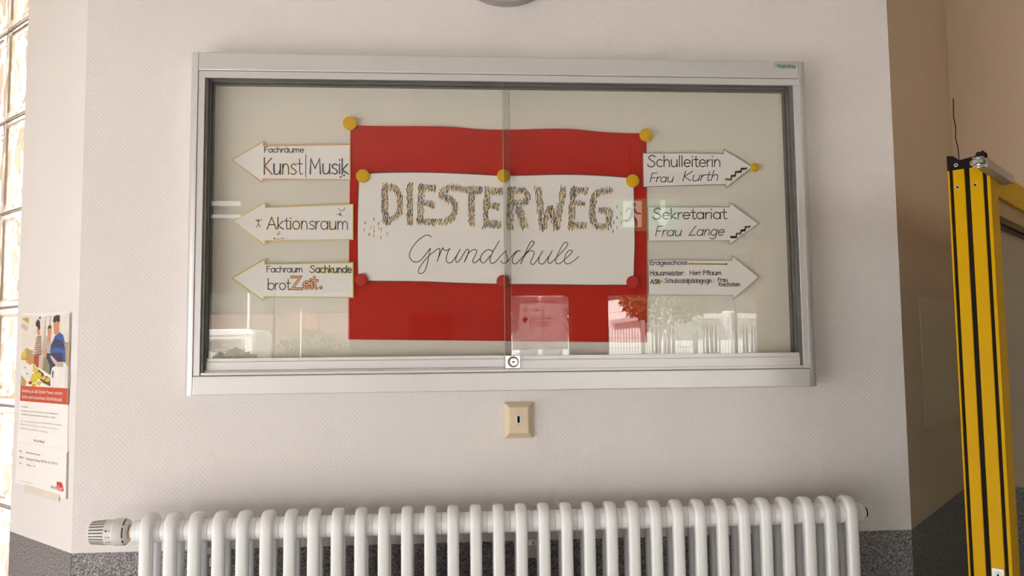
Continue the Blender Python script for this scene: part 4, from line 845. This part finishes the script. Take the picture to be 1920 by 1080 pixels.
# catch arm with a roller at the top of the leaf
AZ = DH + 0.006
_pe = EP + DE * (TD + 0.018); _a0 = onpl(1901, 325, _pe, DE); _a1 = onpl(1901, 340, _pe, DE); _n0 = onpl(1852, 300, _pe, DE)
AZT = (_a0.z + _n0.z) / 2; AZB = AZT - (_a0.z - _a1.z); AZ = (AZT + AZB) / 2; YN = (_n0 - EP).dot(DD)
b = MB(); b.box((TD + 0.0005, YN, AZB), (TD + 0.018, (_a0 - EP).dot(DD), AZT)); arm = obj('catch_arm', b, STEEL, door, world=F_D, bevel=0.001, label='grey steel bar')
b = MB(); rc = (TD + 0.006, YN - 0.008, AZ); b.lathe([(-0.004, 0.0105), (-0.0025, 0.0125), (0.0025, 0.0125), (0.004, 0.0105), (0.0041, 0)], rc, (0, 0, 1), 28)
for dz in (-0.0085, 0.0065): b.box((TD - 0.002, YN - 0.014, AZ + dz), (TD + 0.014, YN + 0.001, AZ + dz + 0.002))
b.lathe([(-0.0095, 0.004), (0.0095, 0.004), (0.0096, 0)], rc, (0, 0, 1), 16); obj('roller', b, CHROME, arm, world=F_D, smooth=35, label='chrome roller')
b = MB(); b.box((-0.02, DL, 0), (TD + 0.02, DL + 0.02, DH + 0.05)); obj('door_frame', b, DOORY, door, world=F_D)

# ------------------------------------------------------------------ behind the camera: sign, board, outdoors (all seen mirrored in the glass)
e0 = refl(1155, 432, 4.2); e1 = refl(1272, 373, 4.2)
ex = thing('exit_sign', (e0.x/2 + e1.x/2, e0.y, e0.z), 'lit green exit sign with running figure and arrow, mirrored in the case glass', 'exit sign')
EGR = mat('exit_green', (0.02, 0.25, 0.08), 0.4, emit=((0.10, 0.55, 0.20), 1.1)); EWH = mat('exit_white', (0.8, 0.85, 0.8), 0.4, emit=((0.85, 1.0, 0.85), 2.2)); EDG = mat('exit_dark', (0.02, 0.18, 0.06), 0.4, emit=((0.08, 0.4, 0.15), 0.6))
yE = e0.y
b = MB(); b.box((e0.x, yE - 0.03, e0.z), (e1.x, yE, e1.z)); obj('panel', b, EGR, ex)
b = MB()
def epoly(pts, m, d): b.prism([Vector((refl(x, y, 4.2).x, yE + d, refl(x, y, 4.2).z)) for x, y in pts], (0, 0.002, 0), m)
epoly([(1168,377),(1203,377),(1203,426),(1168,426)], 0, 0.0); epoly([(1238,375),(1247,375),(1247,402),(1262,402),(1243,428),(1225,402),(1238,402)], 0, 0.0)
epoly([(1188 + 4 * math.cos(PI*k/6), 384 + 4 * math.sin(PI*k/6)) for k in range(12)], 1, 0.002)
for q in ([(1184,390),(1191,390),(1188,406),(1180,406)], [(1184,390),(1187,393),(1178,393),(1175,399),(1172,397),(1176,389)], [(1190,391),(1195,399),(1202,399),(1202,402),(1193,402),(1187,394)], [(1181,404),(1186,406),(1180,416),(1168,416),(1168,412),(1177,412)], [(1184,404),(1189,404),(1195,413),(1195,425),(1191,425),(1190,415)]): epoly(q, 1, 0.002)
obj('pictogram', b, [EWH, EDG], ex)
for fx in (0.25, 0.75):
    b = MB(); x = e0.x + (e1.x - e0.x) * fx; b.tube((x, yE - 0.015, e1.z), (x, yE - 0.015, HCEIL), 0.006); obj('hanger', b, STEEL, ex)
n0 = RW(765, 641); n1 = RW(850, 588); nb_ = thing('notice_board', ((n0.x + n1.x) / 2, HY0, n0.z - 0.4), 'framed notice board on the hall wall, faintly mirrored in the red card', 'notice board')
b = MB(); b.box((n0.x, HY0, n0.z - 0.4), (n1.x, HY0 + 0.012, n1.z)); obj('panel', b, mat('board_cork', (0.34, 0.24, 0.16), 0.9, var=(40, 0.2)), nb_)
b = MB(); t = 0.035
for q in (((n0.x, n1.z - t), (n1.x, n1.z)), ((n0.x, n0.z - 0.4), (n1.x, n0.z - 0.4 + t)), ((n0.x, n0.z - 0.4), (n0.x + t, n1.z)), ((n1.x - t, n0.z - 0.4), (n1.x, n1.z))): b.box((q[0][0], HY0, q[0][1]), (q[1][0], HY0 + 0.025, q[1][1]))
obj('frame', b, FRW, nb_)
# translucent funding notice stuck on the entrance door glass (reads the right way round only in the mirror)
def trans(name, col, t=0.75):
    m = bpy.data.materials.new(name); m.use_nodes = True; nt = m.node_tree; nt.nodes.clear(); N = nt.nodes.new; L = nt.links.new
    a = N('ShaderNodeBsdfTranslucent'); a.inputs[0].default_value = (*col, 1); d = N('ShaderNodeBsdfDiffuse'); d.inputs[0].default_value = (*col, 1)
    n = N('ShaderNodeTexNoise'); n.inputs['Scale'].default_value = 20
    mx = N('ShaderNodeMixShader'); mx.inputs[0].default_value = t; L(d.outputs[0], mx.inputs[1]); L(a.outputs[0], mx.inputs[2]); tp = N('ShaderNodeBsdfTransparent'); m2 = N('ShaderNodeMixShader'); m2.inputs[0].default_value = 0.4; L(mx.outputs[0], m2.inputs[1]); L(tp.outputs[0], m2.inputs[2]); o = N('ShaderNodeOutputMaterial'); L(m2.outputs[0], o.inputs[0]); return m
DQ = 5.9
def DP(x, y): return refl(x, y, DQ + 0.2)
d0 = DP(961, 656); d1 = DP(1064, 556)
yS = HY0 - 0.105
nt_ = thing('funding_notice', ((d0.x + d1.x) / 2, yS, d0.z), 'white DigitalPakt Schule notice on the entrance door glass, mirrored in the case', 'notice')
b = MB(); b.box((d0.x, yS, d0.z), (d1.x, yS + 0.001, d1.z)); obj('sheet', b, trans('notice_paper', (0.85, 0.82, 0.8)), nt_)
b = MB()
def dtext(s_, x0, x1, y, hpx, m): p0 = DP(x0, y); p1 = DP(x1, y); h = (DP(x0, y - hpx) - p0).length; p0.y = p1.y = yS + 0.003; b.text(s_, p0, p1, h, m=m)
dtext('DigitalPakt Schule', 978.5, 1045, 567.5, 6.5, 0); dtext('Gefördert durch:', 978.5, 1019, 583.5, 4.5, 1)
dtext('Bundesministerium', 1000, 1045, 599, 4.5, 0); dtext('für Bildung', 1000, 1027, 605.4, 4.5, 0); dtext('und Forschung', 1000, 1034.5, 611.4, 4.5, 0)
dtext('aufgrund eines Beschlusses', 978.5, 1046, 641.5, 4.2, 1); dtext('des Deutschen Bundestages', 978.5, 1047, 648.5, 4.2, 1)
def dpoly(pts, m): b.poly([Vector((DP(x, y).x, yS + 0.003, DP(x, y).z)) for x, y in pts], m)
dpoly([(994.3, 595), (995.6, 595), (995.6, 617), (994.3, 617)], 2)
dpoly([(984.5 + 1.6 * math.cos(PI*k/6), 596 + 2 * math.sin(PI*k/6)) for k in range(12)], 0)
for s_ in (-1, 1):
    for k in range(4): dpoly([(984.5, 597 + k), (984.5 + s_ * (6 - k * 0.6), 595.5 + k * 2.4), (984.5 + s_ * (5.6 - k * 0.6), 597 + k * 2.4), (984.5, 599 + k)], 0)
dpoly([(983.2, 598), (985.8, 598), (986.2, 604), (984.5, 607), (982.8, 604)], 0)
obj('lettering', b, [INK, GREY, LOGO], nt_)

ASPH = mat('pale_paving', (0.30, 0.288, 0.28), 0.9, var=(3, 0.1)); GRASS = mat('grass_ground', (0.10, 0.13, 0.05), 0.9, var=(5, 0.3))
b = MB(); b.box((-90, -90, -0.4), (90, 90, -0.15)); obj('ground', b, ASPH, kind='structure', world=Matrix())
BRICK = bpy.data.materials.new('brick'); BRICK.use_nodes = True; nt = BRICK.node_tree
bt = nt.nodes.new('ShaderNodeTexBrick'); bt.inputs['Scale'].default_value = 1.4; bt.inputs['Color1'].default_value = (0.17, 0.085, 0.065, 1); bt.inputs['Color2'].default_value = (0.22, 0.13, 0.10, 1); bt.inputs['Mortar'].default_value = (0.24, 0.21, 0.19, 1)
tc = nt.nodes.new('ShaderNodeTexCoord'); mp = nt.nodes.new('ShaderNodeMapping'); mp.inputs['Rotation'].default_value = (R(90), 0, 0)
nt.links.new(tc.outputs['Object'], mp.inputs[0]); nt.links.new(mp.outputs[0], bt.inputs['Vector']); nt.links.new(bt.outputs['Color'], nt.nodes['Principled BSDF'].inputs['Base Color'])
DARKG = mat('dark_cladding', (0.07, 0.066, 0.06), 0.9, var=(2, 0.1)); PINKP = mat('pink_panel', (0.27, 0.115, 0.08), 0.9, var=(2, 0.05)); LEAF = mat('leaf', (0.10, 0.15, 0.045), 0.8, var=(8, 0.4)); BARK = mat('birch_bark', (0.75, 0.72, 0.68), 0.8, var=(6, 0.25)); WINDK = mat('dark_window', (0.06, 0.065, 0.07), 0.15, var=(5, 0.2)); WGREY = mat('light_grey', (0.5, 0.5, 0.49), 0.6, var=(4, 0.05)); GALV = mat('galvanised', (0.45, 0.46, 0.46), 0.5, 0.3, var=(4, 0.05)); VERD = mat('green_grey', (0.22, 0.28, 0.26), 0.6, var=(4, 0.05))
# left: brick wing with grey upper storey
p = refl(300, 583, 34); q = refl(720, 583, 34); yy = p.y; zt = refl(500, 583, 34).z
bw = thing('brick_building', ((p.x + q.x) / 2, yy, -0.15), 'long brick wing with dark upper storey, mirrored at lower left in the case', 'building')
b = MB(); b.box((p.x - 6, yy - 5, -0.15), (q.x, yy, zt)); obj('brick_wall', b, BRICK, bw)
b = MB(); b.box((p.x - 6, yy - 5, zt), (q.x, yy + 0.1, zt + 4)); obj('upper_storey', b, DARKG, bw)
a0 = refl(552, 621, 34); a1 = refl(597, 578, 34); b = MB(); b.box((a0.x, yy, a0.z), (a1.x, yy + 0.06, a1.z)); obj('wall_panel', b, PINKP, bw)
# caravan
c0 = refl(330, 672, 21); c1 = refl(479, 616, 21); yy = c0.y
cv = thing('caravan', ((c0.x + c1.x) / 2, yy, -0.15), 'white caravan parked behind the mesh fence, mirrored at the lower left corner of the case', 'caravan')
b = MB(); h = c1.z; L0 = c0.x - 2.2
b.prism([(L0, yy, 0.35), (c1.x - 0.28, yy, 0.35), (c1.x - 0.16, yy, 0.9), (c1.x, yy, h - 0.18), (c1.x - 0.1, yy, h - 0.02), (c1.x - 0.5, yy, h), (L0 + 0.4, yy, h - 0.03), (L0, yy, h - 0.4)], (0, -2.1, 0)); obj('body', b, WHITE_OUT, cv, bevel=0.05)
def crect(x0, y0, x1, y1, d, m, nm):
    p = refl(x0, y1, 21); q = refl(x1, y0, 21); b = MB(); b.box((p.x, yy, p.z), (q.x, yy + d, q.z)); return obj(nm, b, m, cv)
crect(387, 634, 456, 657, 0.03, WGREY, 'window_frame'); crect(391, 637, 451, 654, 0.04, mat('caravan_pane', (0.32, 0.26, 0.24), 0.2, var=(5, 0.1)), 'window'); crect(330, 627.5, 476, 628.4, 0.012, WGREY, 'trim_line'); crect(330, 630, 474, 630.8, 0.012, WGREY, 'trim_line')
b = MB(); b.lathe([(0, 0.32), (0.2, 0.32), (0.2, 0)], ((L0 + c1.x) / 2, yy - 0.05, 0.17), (0, -1, 0), 24); obj('wheel', b, BLACK, cv)
def pole(px, y0, w, dist, m, label, nm='lamp_post', cat='post'):
    p = refl(px, y0, dist); b = MB(); b.tube((p.x, p.y, -0.15), (p.x, p.y, p.z), w); return obj(nm, b, m, None, label, cat)
pole(467.5, 500, 0.042, 24, WHITE_OUT, 'white lamp post rising behind the caravan, mirrored in the case glass'); pole(564.5, 584, 0.022, 24, WHITE_OUT, 'thin pale flag post before the hedge, mirrored beside the red card', 'flag_post')
def foliage(name, c, r, n, m, label, cat, seed, s=0.09, parent=None):
    rnd = random.Random(seed); b = MB()
    for _ in range(n):
        while True:
            v = Vector((rnd.uniform(-1, 1), rnd.uniform(-1, 1), rnd.uniform(-1, 1)))
            if v.length < 1: break
        p = Vector(c) + Vector((v.x * r[0], v.y * r[1], v.z * r[2])); e = Vector((rnd.uniform(-1, 1), rnd.uniform(-1, 1), rnd.uniform(-1, 1))).normalized(); f_ = e.orthogonal().normalized(); k = s * rnd.uniform(0.6, 1.3)
        b.add([p - e * k, p + f_ * k * 0.5, p + e * k, p - f_ * k * 0.5], [(0, 1, 2, 3)])
    return obj(name, b, m, parent, label, cat)
def hedge(px0, px1, ytop, dist, label, seed):
    p = refl(px0, ytop, dist); q = refl(px1, ytop, dist); foliage('hedge', ((p.x + q.x) / 2, p.y, (p.z - 0.15) / 2), ((q.x - p.x) / 2, 0.5, (p.z + 0.15) / 2), 2200, LEAF, label, 'hedge', seed, 0.1)
hedge(370, 510, 655, 17, 'low green hedge in front of the caravan, mirrored in the case glass', 1); hedge(505, 665, 618, 28, 'tall green hedge before the brick wing, mirrored in the case glass', 2)
# right: white flat-roofed building, bungalow, birch, fence, sign
def quad_building():
    D = 40; a = refl(1133, 569, 44); k = refl(1172.5, 558, D); r_ = refl(1260, 562, D)
    t = thing('white_building', (k.x, k.y, -0.15), 'tall white flat roofed building beyond the fence, mirrored at the right of the red card', 'building')
    b = MB(); b.prism([Vector((a.x, a.y, -0.15)), Vector((k.x, k.y, -0.15)), Vector((r_.x, r_.y, -0.15)), Vector((r_.x, r_.y - 8, -0.15)), Vector((a.x, a.y - 4, -0.15))], (0, 0, k.z + 0.15)); obj('wall', b, WHITE_OUT, t)
    b = MB(); 
    for f_ in (0.99, 0.83, 0.66, 0.48):
        z = k.z * f_
        b.prism([Vector((a.x, a.y + 0.04, z)), Vector((k.x, k.y + 0.04, z)), Vector((r_.x, r_.y + 0.04, z)), Vector((r_.x, r_.y - 0.1, z)), Vector((k.x, k.y - 0.1, z)), Vector((a.x, a.y - 0.1, z))], (0, 0, 0.06))
    obj('joint_line', b, WGREY, t)
quad_building()
bl0 = refl(1214, 668, 27); bl1 = refl(1475, 597, 27); yy = bl0.y
bg_ = thing('bungalow', ((bl0.x + bl1.x) / 2, yy, -0.15), 'low white bungalow with barred dark windows, mirrored at lower right in the case', 'building')
b = MB(); b.box((bl0.x, yy - 6, -0.15), (bl1.x, yy, bl1.z)); obj('wall', b, WHITE_OUT, bg_)
b = MB(); b.box((bl0.x - 0.2, yy - 6, bl1.z), (bl1.x + 0.2, yy + 0.5, bl1.z + 0.18)); obj('roof', b, WGREY, bg_)
for xa, xb in ((1222, 1262), (1318, 1346), (1393, 1424)):
    p = refl(xa, 660, 27); q = refl(xb, 612, 27); b = MB(); b.box((p.x, yy, p.z), (q.x, yy + 0.03, q.z)); wn = obj('window', b, WINDK, bg_)
    b = MB(); x = p.x + 0.06
    while x < q.x: b.box((x, yy + 0.05, p.z), (x + 0.035, yy + 0.08, q.z)); x += 0.16
    obj('window_bar', b, WHITE_OUT, wn)
b = MB(); p = refl(1080, 660, 60); b.box((p.x, p.y - 0.5, -0.15), (p.x + 34, p.y, 13)); obj('tree_belt', b, DARKG, None, 'dark screen of trees behind the bungalow, mirrored in the case', 'tree screen')
bt_ = thing('birch_tree', refl(1245, 668, 16), 'white trunked birch tree with hanging leaves, mirrored below the lowest right arrow', 'tree')
p = refl(1240, 668, 16); b = MB(); tip = refl(1272, 520, 16)
b.sweep([(p.x, p.y, -0.15), refl(1243, 640, 16), refl(1255, 600, 16), refl(1266, 560, 16), tip], [(0.055 * math.cos(PI*k/5), 0.055 * math.sin(PI*k/5)) for k in range(10)], up=(0, 1, 0)); obj('trunk', b, BARK, bt_, smooth=True)
c = refl(1250, 560, 16); foliage('foliage', (c.x, c.y, c.z + 0.15), (1.15, 0.8, 0.75), 1500, LEAF, None, None, 5, 0.07, bt_)
c = refl(1192, 565, 16); foliage('foliage', (c.x, c.y, c.z), (0.35, 0.5, 0.42), 260, LEAF, None, None, 6, 0.07, bt_)
c = refl(1208, 600, 16); foliage('foliage', (c.x, c.y, c.z), (0.10, 0.2, 0.35), 120, LEAF, None, None, 7, 0.06, bt_)
f0 = refl(1120, 614, 14); f1 = refl(1480, 614, 14); zf = refl(1180, 614, 14).z
fe = thing('mesh_fence', ((f0.x + f1.x) / 2, f0.y, -0.15), 'tall bar fence before the white buildings, mirrored at lower right in the case', 'fence')
b = MB(); x = f0.x
while x < f1.x: b.box((x, f0.y - 0.005, -0.1), (x + 0.015, f0.y, zf)); x += 0.058
z = zf
while z > 0: b.box((f0.x, f0.y, z - 0.012), (f1.x, f0.y + 0.008, z)); z -= 0.2
obj('bar_panel', b, GALV, fe)
for px_ in (1302, 1205): p = refl(px_, 600, 14); b = MB(); b.box((p.x - 0.035, p.y - 0.03, -0.15), (p.x + 0.035, p.y + 0.04, p.z)); obj('post', b, VERD, fe)
p = refl(1370, 583, 13); sg = thing('road_sign', (p.x, p.y, -0.15), 'back of a round road sign on a pole, mirrored at lower right in the case', 'road sign')
b = MB(); b.tube((p.x, p.y, -0.15), (p.x, p.y, p.z), 0.022); obj('pole', b, GALV, sg)
c = refl(1369, 602, 13); b = MB(); b.lathe([(0, 0.155), (0.01, 0.155), (0.01, 0)], (c.x, c.y - 0.03, c.z), (0, -1, 0), 36); obj('disc', b, WGREY, sg)
a0 = refl(1356, 588.5, 13); a1 = refl(1382, 582.5, 13); b = MB(); b.box((a0.x, a0.y - 0.04, a0.z), (a1.x, a0.y - 0.03, a1.z)); obj('plate', b, WHITE_OUT, sg)
c = refl(1015, 590, 15); tr2 = thing('street_tree', (c.x, c.y, -0.15), 'leafy tree outside the entrance door, mirrored around the notice', 'tree')
b = MB(); b.lathe([(0, 0.10), (3.0, 0.05), (3.05, 0)], (c.x, c.y, -0.15), (0, 0, 1), 12); obj('trunk', b, BARK, tr2)
for px_, sd in ((962, 9), (1068, 10)):
    c = refl(px_, 585, 15); foliage('foliage', (c.x, c.y, c.z + 0.1), (0.16, 0.3, 0.6), 260, LEAF, None, None, sd, 0.06, tr2)
g0 = refl(930, 670, 24); g1 = refl(1095, 556, 24)
gr = thing('notice_backdrop', ((g0.x + g1.x) / 2, g0.y, -0.15), 'added white wall opposite the entrance door, brightening the mirrored notice from behind', 'notice_backdrop')  # added white box, put in to make the notice brighter
b = MB(); b.box((g0.x, g0.y - 3, -0.15), (g1.x, g0.y, g1.z)); obj('wall', b, WHITE_OUT, gr)
b = MB(); b.box((g0.x - 0.1, g0.y - 3, g1.z), (g1.x + 0.1, g0.y + 0.15, g1.z + 0.12)); obj('roof', b, WGREY, gr)
b = MB(); q0 = refl(975, 670, 24); q1 = refl(1050, 650, 24); b.box((q0.x, g0.y, -0.1), (q1.x, g0.y + 0.04, q1.z)); obj('gate', b, GALV, gr)
f0 = refl(340, 631, 19); f1 = refl(478, 631, 19)
fe = thing('mesh_fence', ((f0.x + f1.x) / 2, f0.y, -0.15), 'grey mesh fence panel in front of the caravan, mirrored at lower left in the case', 'fence')
b = MB(); x = f0.x
while x < f1.x: b.box((x, f0.y - 0.004, -0.1), (x + 0.008, f0.y, f0.z)); x += 0.065
z = f0.z
while z > 0: b.box((f0.x, f0.y, z - 0.012), (f1.x, f0.y + 0.008, z)); z -= 0.22
obj('bar_panel', b, GALV, fe)
b = MB(); b.box((f1.x, f0.y - 0.03, -0.15), (f1.x + 0.05, f0.y + 0.03, f0.z + 0.03)); obj('post', b, GALV, fe)
